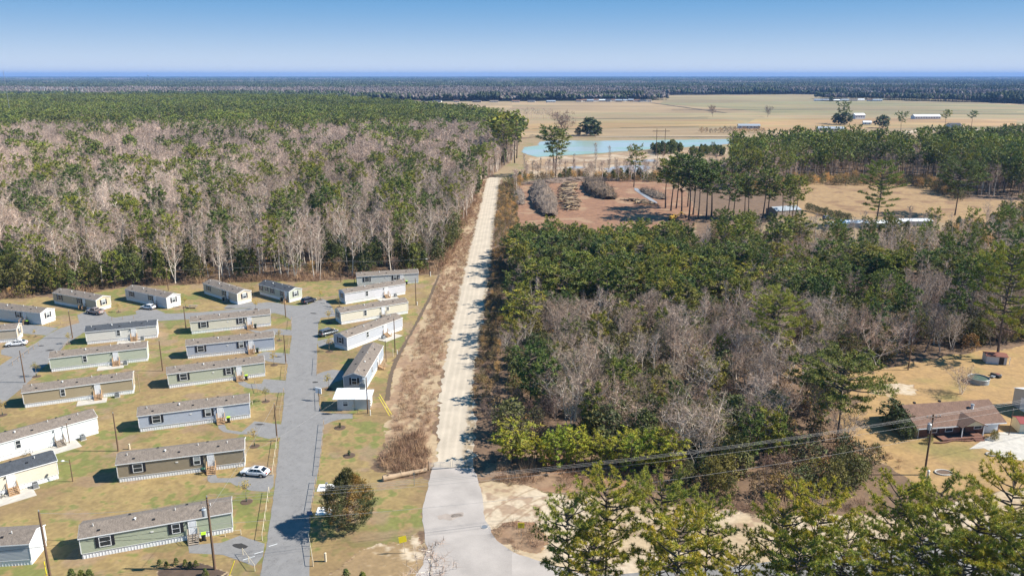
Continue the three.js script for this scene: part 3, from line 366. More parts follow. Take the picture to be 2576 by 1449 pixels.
// trees that stand alone or show singly; base pixel, top row
const solo = (kind, u, vb, vt, o) => { const [x, z] = at(u, vb); plant(kind, x, z, Math.max(2, heightAt(vt, z)), { keep: true, ...o }); };
const soloTop = (kind, u, vt, h, o) => { const [x, z] = at(u, vt, h); plant(kind, x, z, h * 0.92, { keep: true, ...o }); };
[[1436, 1255, 17, 1], [1530, 1196, 19, 0], [1498, 1330, 15, 2], [1672, 1206, 19, 1], [1712, 1300, 18, 0], [1790, 1250, 17, 2], [1868, 1395, 13, 0], [1975, 1262, 17, 0], [2015, 1350, 16, 2], [2060, 1232, 19, 1], [2130, 1325, 16, 0], [2270, 1200, 19, 2], [2385, 1212, 18, 1], [2330, 1300, 17, 0], [2220, 1370, 14, 1], [2478, 1262, 18, 0], [2566, 1166, 20, 2], [2545, 1300, 17, 1], [2440, 1350, 15, 2], [2590, 1380, 15, 0], [2350, 1420, 12, 1]].sort((a, b) => a[0] - b[0]).forEach(([u, v, h, k], i, all) => soloTop('hero', u, v, h, { v: k, t: [0, 3, 1, 0, 3][i % 5], wide: 0.95, label: `foreground pine along the highway, ${['leftmost', 'second', 'third', 'fourth', 'fifth', 'sixth', 'seventh', 'eighth', 'ninth', 'tenth', 'eleventh', 'twelfth', 'thirteenth', 'fourteenth', 'fifteenth', 'sixteenth', 'seventeenth', 'eighteenth', 'nineteenth', 'twentieth', 'twenty first', 'twenty second'][i]} from the left`, group: 'foreground pines along the highway' }));
solo('hero', 1945, 938, 750, { v: 0, wide: 1.3, t: 0, label: 'large broad pine standing behind the domed shed' });
solo('hero', 2104, 1112, 918, { v: 3, wide: 1.25, t: 0, label: 'tall umbrella shaped pine left of the brick house' });
solo('hero', 2207, 570, 416, { v: 2, wide: 1.25, t: 2, label: 'lone tall pine in front of the dry field' });
solo('hero', 2403, 541, 419, { v: 3, wide: 1.2, t: 2, label: 'broad dark pine at the right end of the dry field' });
solo('pine', 1391, 442, 326, { wide: 1.5, t: 2, label: 'left one of two tall pines standing before the pond' });
solo('pine', 1399, 444, 333, { wide: 1.5, t: 1, label: 'right one of two tall pines standing before the pond' });
solo('pine', 1596, 470, 372, { wide: 1.1, t: 1, label: 'lone leaning pine by the drainage ditch before the pond' });
[[1674, 523, 412], [1690, 530, 405], [1702, 524, 400], [1713, 545, 398], [1733, 553, 402], [1757, 550, 420], [1776, 550, 412], [1789, 545, 415], [1732, 520, 402], [1745, 540, 410], [1831, 556, 445], [1846, 548, 443], [1873, 545, 447], [1881, 550, 450], [1920, 548, 435], [1931, 552, 432], [1967, 549, 450], [1994, 546, 448], [2003, 549, 450], [1985, 556, 470]].forEach(([u, b, t], i) => solo('pine', u, b, t, { v: i % 4, wide: 1.2 + 0.2 * RP(), label: 'tall straight pine in the row beside the cleared lot', group: 'pines beside the cleared lot' }));
[[1262, 405, 300], [1275, 408, 296], [1288, 402, 292], [1300, 398, 300], [1268, 415, 310], [1295, 410, 305], [1250, 400, 305]].forEach(([u, b, t]) => solo('pine', u, b, t, { wide: 1.3, label: 'tall dense pine at the left end of the pond', group: 'pines at the left end of the pond' }));
for (const [u, b, t] of [[1318, 448, 385], [1359, 446, 395], [1443, 443, 385], [1498, 443, 357], [1533, 440, 365], [1585, 442, 362], [1653, 436, 385], [1667, 432, 380], [1547, 441, 395], [1470, 442, 400]]) solo('bare', u, b, t, { v: 3, wide: 0.7, label: 'thin dead trunk standing before the pond', group: 'thin trunks before the pond' });
solo('spread', 1425, 341, 288, { v: 0, wide: 1.7, label: 'broad bare tree beside the dark oak in the field' });
solo('spread', 1794, 293, 268, { v: 1, wide: 1.1, label: 'lone bare tree in the middle of the fields' });
solo('spread', 1932, 294, 270, { v: 2, wide: 1.1, label: 'small bare tree on the right field ditch' });
[[1545, 0], [1915, 1], [2130, 2]].forEach(([x, k]) => { const [u, b, t] = [[2267, 330, 286], [2378, 322, 280], [2445, 320, 282]][k]; solo('pine', u, b, t, { wide: 1.3, label: ['pine beside the winding farm lane', 'left one of the two tall pines by the right field barns', 'right one of the two tall pines by the right field barns'][k] }); });
solo('pine', 2120, 311, 261, { wide: 1.5, t: 2, label: 'tall pine beside the white farmhouse in the fields' });
solo('spread', 2160, 995, 955, { v: 1, wide: 0.9, label: 'small pale leafless tree left of the brick house roof' });
solo('spread', 2420, 992, 925, { v: 1, wide: 1.5, t: 3, label: 'many stemmed bare ornamental tree behind the brick house' });
solo('bare', 1082, 1520, 1358, { v: 0, wide: 2.2, t: 2, label: 'dead leafless tree at the bottom edge beside the entrance road' });
solo('spread', 1415, 940, 835, { v: 1, wide: 0.8, t: 1, label: 'white barked dead tree on the left edge of the thicket' });
solo('bare', 1470, 960, 850, { v: 1, wide: 1.1, t: 1, label: 'pale leafless tree on the left side of the thicket' });
solo('young', 1333, 1010, 875, { v: 0, wide: 1.1, label: 'pointed dark pine at the left edge of the thicket' });
solo('young', 1368, 1035, 915, { v: 2, wide: 1.3, label: 'bushy green pine at the left edge of the thicket' });
solo('young', 1290, 1165, 1080, { v: 1, wide: 2.1, t: 3, label: 'wide bright green pine beside the gate' });
[[2430, 700, 590], [2500, 690, 570], [2380, 690, 600], [2150, 790, 680], [2210, 800, 690], [2540, 750, 590], [2480, 770, 640], [2395, 860, 690], [2455, 820, 660]].forEach(([u, b, t], i) => solo('pine', u, b, t, { v: i % 4, wide: 1.0, t: i % 2 ? 2 : 0, label: 'tall pine rising above the thicket near the right edge', group: 'tall pines above the right thicket' }));
solo('hero', 2510, 905, 640, { v: 2, wide: 1, t: 0, label: 'leaning tall pine behind the small white shed' });

// individuals for the largest in view, the rest of each kind as one mass
function settle() {
  const byKind = {};
  for (const p of placed) (byKind[p.kind] ??= []).push(p);
  for (const [kind, list] of Object.entries(byKind)) {
    const K = KIND[kind], size = (p) => p.h / Math.hypot(p.x, EYE - p.h / 2, p.z);
    const seen = (p) => { const f = -p.z * CP + (EYE - p.h * 0.7) * SP, up = (p.h * 0.9 - EYE) * CP + -p.z * SP; return Math.abs(p.x) < 0.66 * f && up > -0.372 * f; };
    const rank = list.filter((p) => p.label && (p.keep || seen(p))).sort((a, b) => (b.keep ? 9 : size(b)) - (a.keep ? 9 : size(a))).slice(0, kind === 'pine' || kind === 'green' ? 270 : 225), own = new Set(rank);
    for (const p of rank) {
      const G = K.far && -p.z > 600 ? K.far[p.v % K.far.length] : K.near[p.v % K.near.length], o = group(K.name, p.x, p.z, p.rot), s = p.h / K.h; o.scale.set(s * p.wide, s, s * p.wide);
      part(o, 'trunk', G.trunk, M_wood); part(o, 'crown', G.crown, (K.leafy && !(kind === 'shrub' && p.v === 3) ? leafTints : twigTints)[p.t]);
      add(o, p.label, K.category, p.group);
    }
    const bins = new Map(), m4 = new THREE.Matrix4(), q = new THREE.Quaternion(), Y = new THREE.Vector3(0, 1, 0), S = new THREE.Vector3(), T = new THREE.Vector3();
    for (const p of list) { if (own.has(p)) continue; const far = K.far && -p.z > 420, key = (far ? 'f' : 'n') + (p.v % (far ? K.far : K.near).length); if (!bins.has(key)) bins.set(key, []); bins.get(key).push(p); }
    if (!bins.size) continue;
    const root = new THREE.Group(); root.name = K.stuffName;
    const rr = rng(kind.length * 7 + 3);
    for (const [key, arr] of bins) {
      const G = (key[0] === 'f' ? K.far : K.near)[+key.slice(1)], g = joinGeo(G.trunk, G.crown), im = new THREE.InstancedMesh(g, K.leafy ? M_leaf : M_wood, arr.length); im.name = 'trees';
      arr.forEach((p, i) => { const s = p.h / K.h; q.setFromAxisAngle(Y, p.rot); im.setMatrixAt(i, m4.compose(T.set(p.x, 0, p.z), q, S.set(s * p.wide, s, s * p.wide))); const big = fbm(p.x * 0.012 + 7, p.z * 0.008, 3), b = (0.72 + 0.56 * rr()) * (0.55 + 0.9 * big), w = 0.5 * rr() + 0.5 * fbm(p.x * 0.02, p.z * 0.012 + 50, 2); im.setColorAt(i, K.leafy ? col(b * (0.84 + 0.36 * w), b * (0.95 + 0.12 * w), b * (1.05 - 0.3 * w)) : col(b * (0.98 + 0.1 * w), b, b * (1.04 - 0.1 * w))); });
      im.userData.kind = 'stuff'; root.add(im);
    }
    stuff(root, K.stuffLabel, 'woodland');
   
  }
}
// ---------------------------------------------------------------- mobile homes
const sidingTex = grainTex(256, 31, (x, y, r) => { const v = 0.95 + 0.05 * (fbm(x * 8, y * 20, 3) - 0.5) * 2 * 0.6 + 0.03 * (r() - 0.5); return [v, v, v]; });
const shingleTex = (a, seed) => grainTex(512, seed, (x, y, r) => { const tab = noise(Math.floor(x * 48) * 0.77 + Math.floor(y * 64) * 3.1, Math.floor(y * 64) * 1.7), b = fbm(x * 9, y * 16, 3), v = 0.8 + 0.22 * (tab - 0.5) + 0.16 * (b - 0.5) + 0.08 * (r() - 0.5); return a.map((k) => clamp(k * v, 0, 1)); });
const shTan = shingleTex([0.59, 0.54, 0.495], 33), shDark = shingleTex([0.33, 0.35, 0.38], 34), shBrown = shingleTex([0.56, 0.44, 0.375], 35);
for (const t of [shTan, shDark, shBrown]) t.repeat.set(0.21, 0.17);
const M_roofTan = new THREE.MeshStandardMaterial({ map: shTan, roughness: 0.95 }), M_roofDark = new THREE.MeshStandardMaterial({ map: shDark, roughness: 0.95 }), M_roofBrown = new THREE.MeshStandardMaterial({ map: shBrown, roughness: 0.95 });
const M_trim = std(col(0.8, 0.81, 0.82), 0.5), M_skirt = std(col(0.78, 0.8, 0.82), 0.55), M_shutter = std(col(0.02, 0.022, 0.03), 0.6), M_glass = std(col(0.03, 0.04, 0.05), 0.08, { metalness: 0.1 }), M_blind = std(col(0.32, 0.35, 0.36), 0.25), M_door = std(col(0.72, 0.74, 0.77), 0.45), M_wood2 = std(col(0.42, 0.27, 0.15), 0.9), M_woodGrey = std(col(0.3, 0.25, 0.2), 0.95), M_black = std(col(0.02, 0.02, 0.022), 0.6), M_metal = std(col(0.45, 0.46, 0.47), 0.45, { metalness: 0.6 }), M_steel = std(col(0.28, 0.3, 0.32), 0.5, { metalness: 0.5 }), M_pipe = std(col(0.7, 0.7, 0.68), 0.5), M_brass = std(col(0.5, 0.4, 0.2), 0.4, { metalness: 0.7 });
const wallMats = new Map(), wallMat = (c) => { const k = c.join(); if (!wallMats.has(k)) { const m = std(col(...c.map((v) => Math.min(0.8, v * 1.25))), 0.6); m.map = sidingTex; wallMats.set(k, m); } return wallMats.get(k); };
const HW = 4.5, SK = 0.86, EAVE = 3.28, RISE = 0.78, homeGeo = new Map();
function quadGeo(list) { const g = new THREE.BufferGeometry(), p = [], uv = []; for (const [a, b, c, d] of list) { for (const v of [a, b, c, a, c, d]) { p.push(...v); uv.push((v[0] + v[2]) / 4, v[1] / 4); } } g.setAttribute('position', new THREE.Float32BufferAttribute(p, 3)); g.setAttribute('uv', new THREE.Float32BufferAttribute(uv, 2)); g.computeVertexNormals(); return g; }
function lapLong(L, s, y0, y1, z, step = 0.2) { const q = [], x = L / 2; for (let y = y0; y < y1 - 0.01; y += step) { const t = Math.min(y1, y + step), a = 0.032, b = 0.006; if (s > 0) q.push([[-x, y, z + a], [x, y, z + a], [x, t, z + b], [-x, t, z + b]], [[-x, y, z], [x, y, z], [x, y, z + a], [-x, y, z + a]]); else q.push([[x, y, -z - a], [-x, y, -z - a], [-x, t, -z - b], [x, t, -z - b]], [[x, y, -z], [-x, y, -z], [-x, y, -z - a], [x, y, -z - a]]); } return q; }
function lapEnd(W, s, y0, ye, yr, x, step = 0.2) { const q = [], wAt = (y) => (y <= ye ? W / 2 : (W / 2) * Math.max(0, (yr - y) / (yr - ye))); for (let y = y0; y < yr - 0.01; y += step) { const t = Math.min(yr, y + step), a = 0.032, b = 0.006, w0 = wAt(y), w1 = wAt(t); if (s > 0) q.push([[x + a, y, w0], [x + a, y, -w0], [x + b, t, -w1], [x + b, t, w1]], [[x, y, w0], [x, y, -w0], [x + a, y, -w0], [x + a, y, w0]]); else q.push([[-x - a, y, -w0], [-x - a, y, w0], [-x - b, t, w1], [-x - b, t, -w1]], [[-x, y, -w0], [-x, y, w0], [-x - a, y, w0], [-x - a, y, -w0]]); } return q; }
function roofGeo(L, W, eave, rise, over, thick) { // chevron section drawn out along the length
  const w = W / 2 + over, k = rise / (W / 2), ye = eave - over * k, s = new THREE.Shape([[-w, ye], [0, eave + rise], [w, ye], [w, ye + thick], [0, eave + rise + thick], [-w, ye + thick]].map(([x, y]) => new THREE.Vector2(x, y)));
  return new THREE.ExtrudeGeometry(s, { depth: L + over * 2, bevelEnabled: false }).translate(0, 0, -L / 2 - over).rotateY(Math.PI / 2);
}
function homeParts(L) {
  if (homeGeo.has(L)) return homeGeo.get(L);
  const W = HW, q = [...lapLong(L, 1, SK, EAVE, W / 2), ...lapLong(L, -1, SK, EAVE, W / 2), ...lapEnd(W, 1, SK, EAVE, EAVE + RISE - 0.02, L / 2), ...lapEnd(W, -1, SK, EAVE, EAVE + RISE - 0.02, L / 2)];
  const wall = merged([quadGeo(q), box(L - 0.02, EAVE - SK, W - 0.02, 0, (EAVE + SK) / 2, 0)]);
  const ribs = [box(L - 0.1, SK, W - 0.1, 0, SK / 2, 0)], panel = [];
  for (const s of [1, -1]) for (let x = -L / 2 + 0.2; x < L / 2; x += 0.4) ribs.push(box(0.05, SK - 0.02, 0.04, x, SK / 2, s * (W / 2 - 0.035)));
  for (const s of [1, -1]) for (let z = -W / 2 + 0.2; z < W / 2; z += 0.4) ribs.push(box(0.04, SK - 0.02, 0.05, s * (L / 2 - 0.035), SK / 2, z));
  ribs.push(box(L + 0.08, 0.05, W + 0.08, 0, SK - 0.03, 0));
  const roof = roofGeo(L, W, EAVE, RISE, 0.14, 0.075), k = RISE / (W / 2), trim = [];
  for (const s of [1, -1]) trim.push(box(L + 0.3, 0.14, 0.04, 0, EAVE - 0.14 * k - 0.03, s * (W / 2 + 0.155)));
  for (const s of [1, -1]) for (const t of [1, -1]) { const g = box(0.045, 0.15, Math.hypot(W / 2 + 0.14, (W / 2 + 0.14) * k)); g.rotateX(t * Math.atan(k)).translate(s * (L / 2 + 0.16), EAVE + RISE / 2 - 0.04 - 0.07 * k, t * (W / 4 + 0.07)); trim.push(g); }
  const corner = box(0.1, EAVE - SK - 0.06, 0.1);
  const o = { wall, skirt: merged(ribs), roof, trim: merged(trim), corner }; homeGeo.set(L, o); return o;
}
const frameG = (w, h) => merged([box(w + 0.16, 0.09, 0.09, 0, h / 2 + 0.04, 0), box(w + 0.16, 0.09, 0.09, 0, -h / 2 - 0.04, 0), box(0.09, h, 0.09, -w / 2 - 0.035, 0, 0), box(0.09, h, 0.09, w / 2 + 0.035, 0, 0), box(w, 0.06, 0.07, 0, 0, 0)]);
const gCache = new Map(), cached = (k, f) => { if (!gCache.has(k)) gCache.set(k, f()); return gCache.get(k); };
function windowOn(home, x, y, z, ry, w, h, shut, blind) {
  const f = part(home, 'window', cached(`wf${w},${h}`, () => frameG(w, h)), M_trim, x, y, z); f.rotation.y = ry;
  part(f, 'pane', cached(`wp${w},${h}`, () => box(w, h / 2 - 0.03, 0.03)), blind ? M_blind : M_glass, 0, h / 4 + 0.015, 0.012); part(f, 'pane', cached(`wp${w},${h}`, () => 0), M_glass, 0, -h / 4 - 0.015, 0.012);
  if (shut) for (const s of [-1, 1]) { const m = part(home, 'shutter', cached(`ws${h}`, () => { const l = [box(0.42, h + 0.16, 0.04)]; for (let i = 0; i < 9; i++) l.push(box(0.32, 0.05, 0.03, 0, -h / 2 + 0.05 + i * h / 8.8, 0.03)); return merged(l); }), M_shutter, x, y, z); m.rotation.y = ry; m.translateX(s * (w / 2 + 0.31)); m.translateZ(0.02); }
}
const stepG = { tread: box(1.25, 0.06, 0.32), stringer: (() => { const s = new THREE.Shape([[0, 0], [1.55, 0], [1.55, 0.1], [0.25, 0.86], [0, 0.86]].map((p) => new THREE.Vector2(...p))); return new THREE.ExtrudeGeometry(s, { depth: 0.06, bevelEnabled: false }).rotateY(-Math.PI / 2).translate(0.03, 0, 0); })(), post: box(0.1, 1.9, 0.1), low: box(0.1, 1.15, 0.1) };
function steps(x, z, turn, label, grey) {
  const g = group('wooden_steps', x, z, turn), m = grey ? M_woodGrey : M_wood2;
  for (let i = 0; i < 5; i++) part(g, 'tread', stepG.tread, m, 0, 0.84 - i * 0.175, 0.2 + i * 0.3);
  for (const s of [-1, 1]) { part(g, 'stringer', stepG.stringer, m, s * 0.62, 0, 0); part(g, 'post', stepG.post, m, s * 0.7, 0.95, 0.12); part(g, 'post', stepG.low, m, s * 0.7, 0.58, 1.42); part(g, 'handrail', cached('rail', () => merged([bar([0, 1.85, 0.1], [0, 1.15, 1.45], 0.05, 4), bar([0, 1.4, 0.1], [0, 0.75, 1.45], 0.035, 4)])), m, s * 0.7, 0, 0); }
  return add(g, label, 'steps');
}
const binG = { body: (() => { const b = new THREE.CylinderGeometry(0.42, 0.33, 0.95, 4, 1).rotateY(Math.PI / 4); return b.translate(0, 0.55, 0); })(), lid: (() => { const g = new RoundedBoxGeometry(0.68, 0.12, 0.72, 2, 0.05); return g.translate(0, 1.08, 0); })(), wheel: new THREE.CylinderGeometry(0.13, 0.13, 0.06, 12).rotateZ(Math.PI / 2) };
const M_lime = std(col(0.42, 0.72, 0.03), 0.5), M_binDark = std(col(0.02, 0.025, 0.028), 0.5), M_binGreen = std(col(0.02, 0.05, 0.03), 0.5);
function bin(x, z, turn, lime, label, grp) { const g = group('wheeled_bin', x, z, turn); part(g, 'body', binG.body, M_binDark); part(g, 'lid', binG.lid, lime ? M_lime : M_binGreen); for (const s of [-1, 1]) part(g, 'wheel', binG.wheel, M_black, s * 0.3, 0.13, -0.26); part(g, 'handle', cached('bh', () => bar([-0.25, 1, -0.4], [0.25, 1, -0.4], 0.025)), M_black); return add(g, label, 'bin', grp); }
function acUnit(x, z, turn, label) { const g = group('air_conditioner', x, z, turn); part(g, 'pad', box(1, 0.1, 1, 0, 0.05, 0), M_conc); part(g, 'cabinet', cached('ac', () => { const l = [new RoundedBoxGeometry(0.76, 0.8, 0.76, 2, 0.05).translate(0, 0.5, 0)]; for (let i = 0; i < 7; i++) l.push(box(0.8, 0.03, 0.8, 0, 0.2 + i * 0.1, 0)); return merged(l); }), M_steel); part(g, 'fan_grille', cached('acg', () => merged([new THREE.TorusGeometry(0.3, 0.025, 6, 20).rotateX(Math.PI / 2), box(0.6, 0.02, 0.03), box(0.03, 0.02, 0.6), cyl(0.1, 0.1, 0.03, 10)])), M_black, 0, 0.92, 0); return add(g, label, 'air conditioner'); }
function patio(c, w, d, turn) { const m = new THREE.Mesh(cached(`pt${w},${d}`, () => { const g = box(w, 0.1, d, 0, 0.05, 0); return g; }), M_conc); m.name = 'patio'; m.position.set(c[0], 0, c[1]); m.rotation.y = turn; return struct(m); }

const TAN = 0, DARK = 1;
// front-left and front-right corners on the ground, length, wall colour, roof, window plan, ends with windows, what it looks like
const HOMES = [
  ['A', q1(1605, 570), q1(2268, 500), 19.6, [0.56, 0.53, 0.44], TAN, '', 'cream mobile home on the inner row nearest the back street', 'cream home of the inner row'],
  ['A', q1(1570, 778), q1(2300, 703), 19.6, [0.33, 0.36, 0.42], TAN, '', 'slate blue mobile home second from the back street in the right column', 'slate blue home of the inner row'],
  ['A', q1(1412, 1025), q1(2222, 922), 19.6, [0.39, 0.41, 0.32], TAN, '', 'pale sage mobile home with a lime lidded bin in the right column', 'sage home of the inner row'],
  ['A', q1(1168, 1392), q1(2097, 1272), 19.6, [0.38, 0.42, 0.49], TAN, '', 'blue grey mobile home above the brown one in the right column', 'blue grey home of the inner row'],
  ['A', q2(985, 670), q2(2055, 533), 19.6, [0.26, 0.215, 0.15], TAN, '', 'brown mobile home with the white sedan parked at its right end', 'brown home beside the white sedan'],
  ['A', q2(683, 1313), q2(1950, 1083), 19.6, [0.35, 0.38, 0.28], TAN, '', 'sage green mobile home at the front behind the transformer pole', 'front sage green home'],
  ['B', q1(722, 657), q1(1318, 598), 16, [0.6, 0.585, 0.54], DARK, '', 'short off white mobile home with a dark roof beside the back street', 'dark roofed off white home'],
  ['B', q1(420, 888), q1(1240, 793), 19.8, [0.4, 0.43, 0.34], TAN, '', 'pale green mobile home below the dark roofed off white one', 'pale green home of the left column'],
  ['B', q1(195, 1190), q1(1125, 1065), 19.8, [0.34, 0.275, 0.175], TAN, '', 'tan mobile home with fresh wooden steps in the left column', 'tan home of the left column'],
  ['B', q2(0, 490), q2(823, 255), 19.8, [0.6, 0.64, 0.7], TAN, '', 'white mobile home with a bicycle by its patio at the left edge', 'white home at the left edge'],
  ['B', q2(0, 778), q2(490, 635), 19.8, [0.58, 0.53, 0.43], DARK, '', 'cream mobile home with a dark roof at the left edge', 'dark roofed cream home'],
  ['A', q2(0, 1375), q2(265, 1357), 19.6, [0.42, 0.44, 0.46], TAN, '', 'grey mobile home cut off by the bottom left corner', 'grey home in the corner'],
  ['A', q1(0, 455), q1(345, 493), 19.6, [0.62, 0.6, 0.56], TAN, 'R', 'white mobile home at the left end of the back row', 'white home of the back row'],
  ['A', q1(457, 314), q1(802, 378), 18.4, [0.46, 0.38, 0.27], TAN, 'R', 'beige mobile home behind the pickup truck in the back row', 'beige home behind the pickup'],
  ['A', q1(1055, 282), q1(1400, 358), 18.6, [0.52, 0.5, 0.5], TAN, 'R', 'lilac grey mobile home behind the white hatchback in the back row', 'lilac grey home of the back row'],
  ['A', q1(1710, 230), q1(1990, 322), 18.6, [0.52, 0.44, 0.34], TAN, 'R', 'sand coloured mobile home in the middle of the back row', 'sand coloured home of the back row'],
  ['C', q1(2180, 238), q1(2420, 303), 14.4, [0.38, 0.4, 0.33], DARK, 'R', 'short sage mobile home with a dark roof at the right end of the back row', 'dark roofed sage home of the back row'],
  ['A', q1(0, 642), q1(145, 630), 19.6, [0.42, 0.36, 0.28], TAN, 'R', 'taupe mobile home above the white car at the left edge', 'taupe home above the white car'],
  ['A', q3(1115, 257), q3(1693, 222), 19.2, [0.5, 0.505, 0.5], TAN, '', 'pale grey mobile home against the wood at the top of the right group', 'topmost home of the right group'],
  ['B', q3(1010, 423), q3(1563, 328), 19.4, [0.52, 0.52, 0.55], TAN, 'L', 'lilac white mobile home second from the wood in the right group', 'lilac white home of the right group'],
  ['D', q3(970, 615), q3(1590, 510), 19.4, [0.6, 0.56, 0.46], TAN, 'L', 'cream mobile home in the middle of the right group', 'cream home of the right group'],
  ['B', q3(1030, 857), q3(1535, 665), 19.6, [0.36, 0.38, 0.42], TAN, 'L', 'grey mobile home with the minivan parked at its left end', 'grey home beside the minivan'],
  ['B', q3(1190, 1245), q3(1363, 938), 19.4, [0.27, 0.31, 0.36], TAN, 'L', 'slate blue mobile home turned end on behind the white roofed pump house', 'end on slate home'],
];
const homeAt = [];
for (const [type, A, B, L, wc, roof, ends, label, short] of HOMES) {
  const dx = B[0] - A[0], dz = B[1] - A[1], l = Math.hypot(dx, dz), ux = dx / l, uz = dz / l, turn = Math.atan2(-uz, ux), nx = -uz, nz = ux;
  const long = l > L * 0.85 && l < L * 1.15, ax = long ? (A[0] + B[0]) / 2 : B[0] - ux * L / 2, az = long ? (A[1] + B[1]) / 2 : B[1] - uz * L / 2, cx = ax - nx * HW / 2, cz = az - nz * HW / 2;
  const G = homeParts(L), h = group('mobile_home', cx, cz, turn), wm = wallMat(wc);
  part(h, 'skirting', G.skirt, M_skirt); part(h, 'wall', G.wall, wm); for (const s of [1, -1]) for (const t of [1, -1]) part(h, 'corner_trim', G.corner, M_trim, s * L / 2, (EAVE + SK) / 2 - 0.02, t * HW / 2);
  const rf = part(h, 'roof', G.roof, roof ? M_roofDark : M_roofTan); part(h, 'fascia', G.trim, M_trim);
  const r = rng(Math.round(Math.abs(cx * 31 + cz * 7))), k = RISE / (HW / 2);
  for (const [fx, fz, kind] of [[0.08, 0.3, 0], [0.13, 0.7, 1], [0.36, 0.35, 2], [0.48, 0.6, 1], [0.62, 0.15, 0], [0.8, 0.5, 1], [0.86, 0.25, 0], [0.3, -0.4, 1], [0.7, -0.5, 1]]) { const z = fz * HW / 2, y = EAVE + RISE - Math.abs(z) * k + 0.07; part(rf, 'roof_vent', kind === 1 ? cached('rv1', () => merged([box(0.34, 0.14, 0.3, 0, 0.06, 0)])) : kind === 2 ? cached('rv2', () => merged([cyl(0.12, 0.12, 0.25, 8), cyl(0.2, 0.06, 0.1, 8, 0, 0.25, 0)])) : cached('rv0', () => cyl(0.06, 0.06, 0.38, 8)), kind === 1 ? M_black : M_pipe, (fx - 0.5 + (r() - 0.5) * 0.02) * L, y, z); }
  const F = HW / 2 + 0.05, X = (f) => (f - 0.5) * L;
  let door = 0.728;
  if (type === 'A') { windowOn(h, X(0.157), 2.2, F, 0, 1.35, 1.35, 1, 0); windowOn(h, X(0.618), 2.22, F, 0, 0.95, 1.35, 1, r() < 0.5); part(h, 'vent_cover', box(0.4, 0.2, 0.06), M_pipe, X(0.46), 2.35, F); }
  else if (type === 'C') { windowOn(h, X(0.07), 2.2, F, 0, 0.9, 1.35, 1, 0); windowOn(h, X(0.26), 2.3, F, 0, 0.6, 1.1, 1, 0); windowOn(h, X(0.45), 2.2, F, 0, 0.9, 1.35, 1, 0); windowOn(h, X(0.78), 2.2, F, 0, 0.9, 1.35, 1, 0); door = 0.9; }
  else { windowOn(h, X(type === 'B' && L < 17 ? 0.455 : 0.352), 2.2, F, 0, 0.72, 1.35, 0, 0); door = 0.668; if (type === 'D') { windowOn(h, X(0.69), 2.35, F, 0, 0.6, 0.9, 0, 0); door = 0.62; } }
  const dr = part(h, 'door', cached('door', () => merged([box(0.92, 2.02, 0.07), box(0.6, 0.7, 0.09, 0, 0.45, 0), box(0.6, 0.55, 0.09, 0, -0.5, 0)])), M_door, X(door), SK + 1.06, F + 0.01);
  part(dr, 'door_frame', cached('doorf', () => merged([box(0.1, 2.12, 0.1, -0.51, 0.05, 0), box(0.1, 2.12, 0.1, 0.51, 0.05, 0), box(1.12, 0.1, 0.1, 0, 1.06, 0)])), M_trim); part(dr, 'door_handle', cached('doorh', () => new THREE.SphereGeometry(0.045, 8, 6)), M_brass, 0.36, -0.05, 0.08);
  part(h, 'porch_lamp', cached('pl', () => merged([box(0.1, 0.14, 0.08), cyl(0.07, 0.1, 0.14, 8, 0, -0.18, 0.06)])), M_black, X(door) - 0.75, SK + 1.95, F + 0.02);
  if (ends.includes('R')) windowOn(h, L / 2 + 0.05, 2.2, 0, Math.PI / 2, 1, 1.35, 1, 1);
  if (ends.includes('L')) windowOn(h, -L / 2 - 0.05, 2.2, 0, -Math.PI / 2, 1, 1.35, 1, 0);
  add(h, label, 'house');
  const w = (lx, lz) => [cx + ux * lx + nx * lz, cz + uz * lx + nz * lz];
  homeAt.push({ w, turn, L, type, door: X(door), short });
  const s = w(X(door), HW / 2 + 0.06); steps(s[0], s[1], turn, `wooden entry steps of the ${short}`, r() < 0.35);
}
const H = homeAt, byHome = (i, lx, lz) => H[i].w(lx, lz);
[[0, 0], [1, 0], [2, 1], [3, 1], [5, 1], [12, 1], [18, 1]].forEach(([i, lime]) => { const p = byHome(i, H[i].door + 1.35, HW / 2 + 0.75); bin(p[0], p[1], H[i].turn + Math.PI, lime, `${lime ? 'lime lidded bin' : 'dark green bin'} by the steps of the ${H[i].short}`, 'wheeled bins by the steps'); });
[[13, 0], [15, 0], [16, 0]].forEach(([i]) => { const p = byHome(i, H[i].door - 1.3, HW / 2 + 0.8); bin(p[0], p[1], H[i].turn, 0, `dark wheeled bin in the shade by the ${H[i].short}`, 'wheeled bins by the steps'); });
[6, 7, 8, 9, 10].forEach((i) => { const p = byHome(i, H[i].door + (i === 10 ? 3 : i === 9 ? 3.6 : 1.9 + (i === 8 ? 1.6 : 0)), HW / 2 + 0.9); acUnit(p[0], p[1], H[i].turn, `grey air conditioner on the lawn beside the ${H[i].short}`); const c = byHome(i, H[i].door - 1.1, HW / 2 + (i > 8 ? 2 : 1.75)); patio(c, i > 8 ? 7.4 : 5.4, i > 8 ? 3.4 : 2.6, H[i].turn); });
[19, 21].forEach((i) => { const p = byHome(i, H[i].door + (i === 19 ? 2.6 : -1.8), HW / 2 + 1); acUnit(p[0], p[1], H[i].turn, `grey air conditioner beside the ${H[i].short}`); const c = byHome(i, H[i].door - 0.3, HW / 2 + 1.9); patio(c, 6, 3, H[i].turn); });
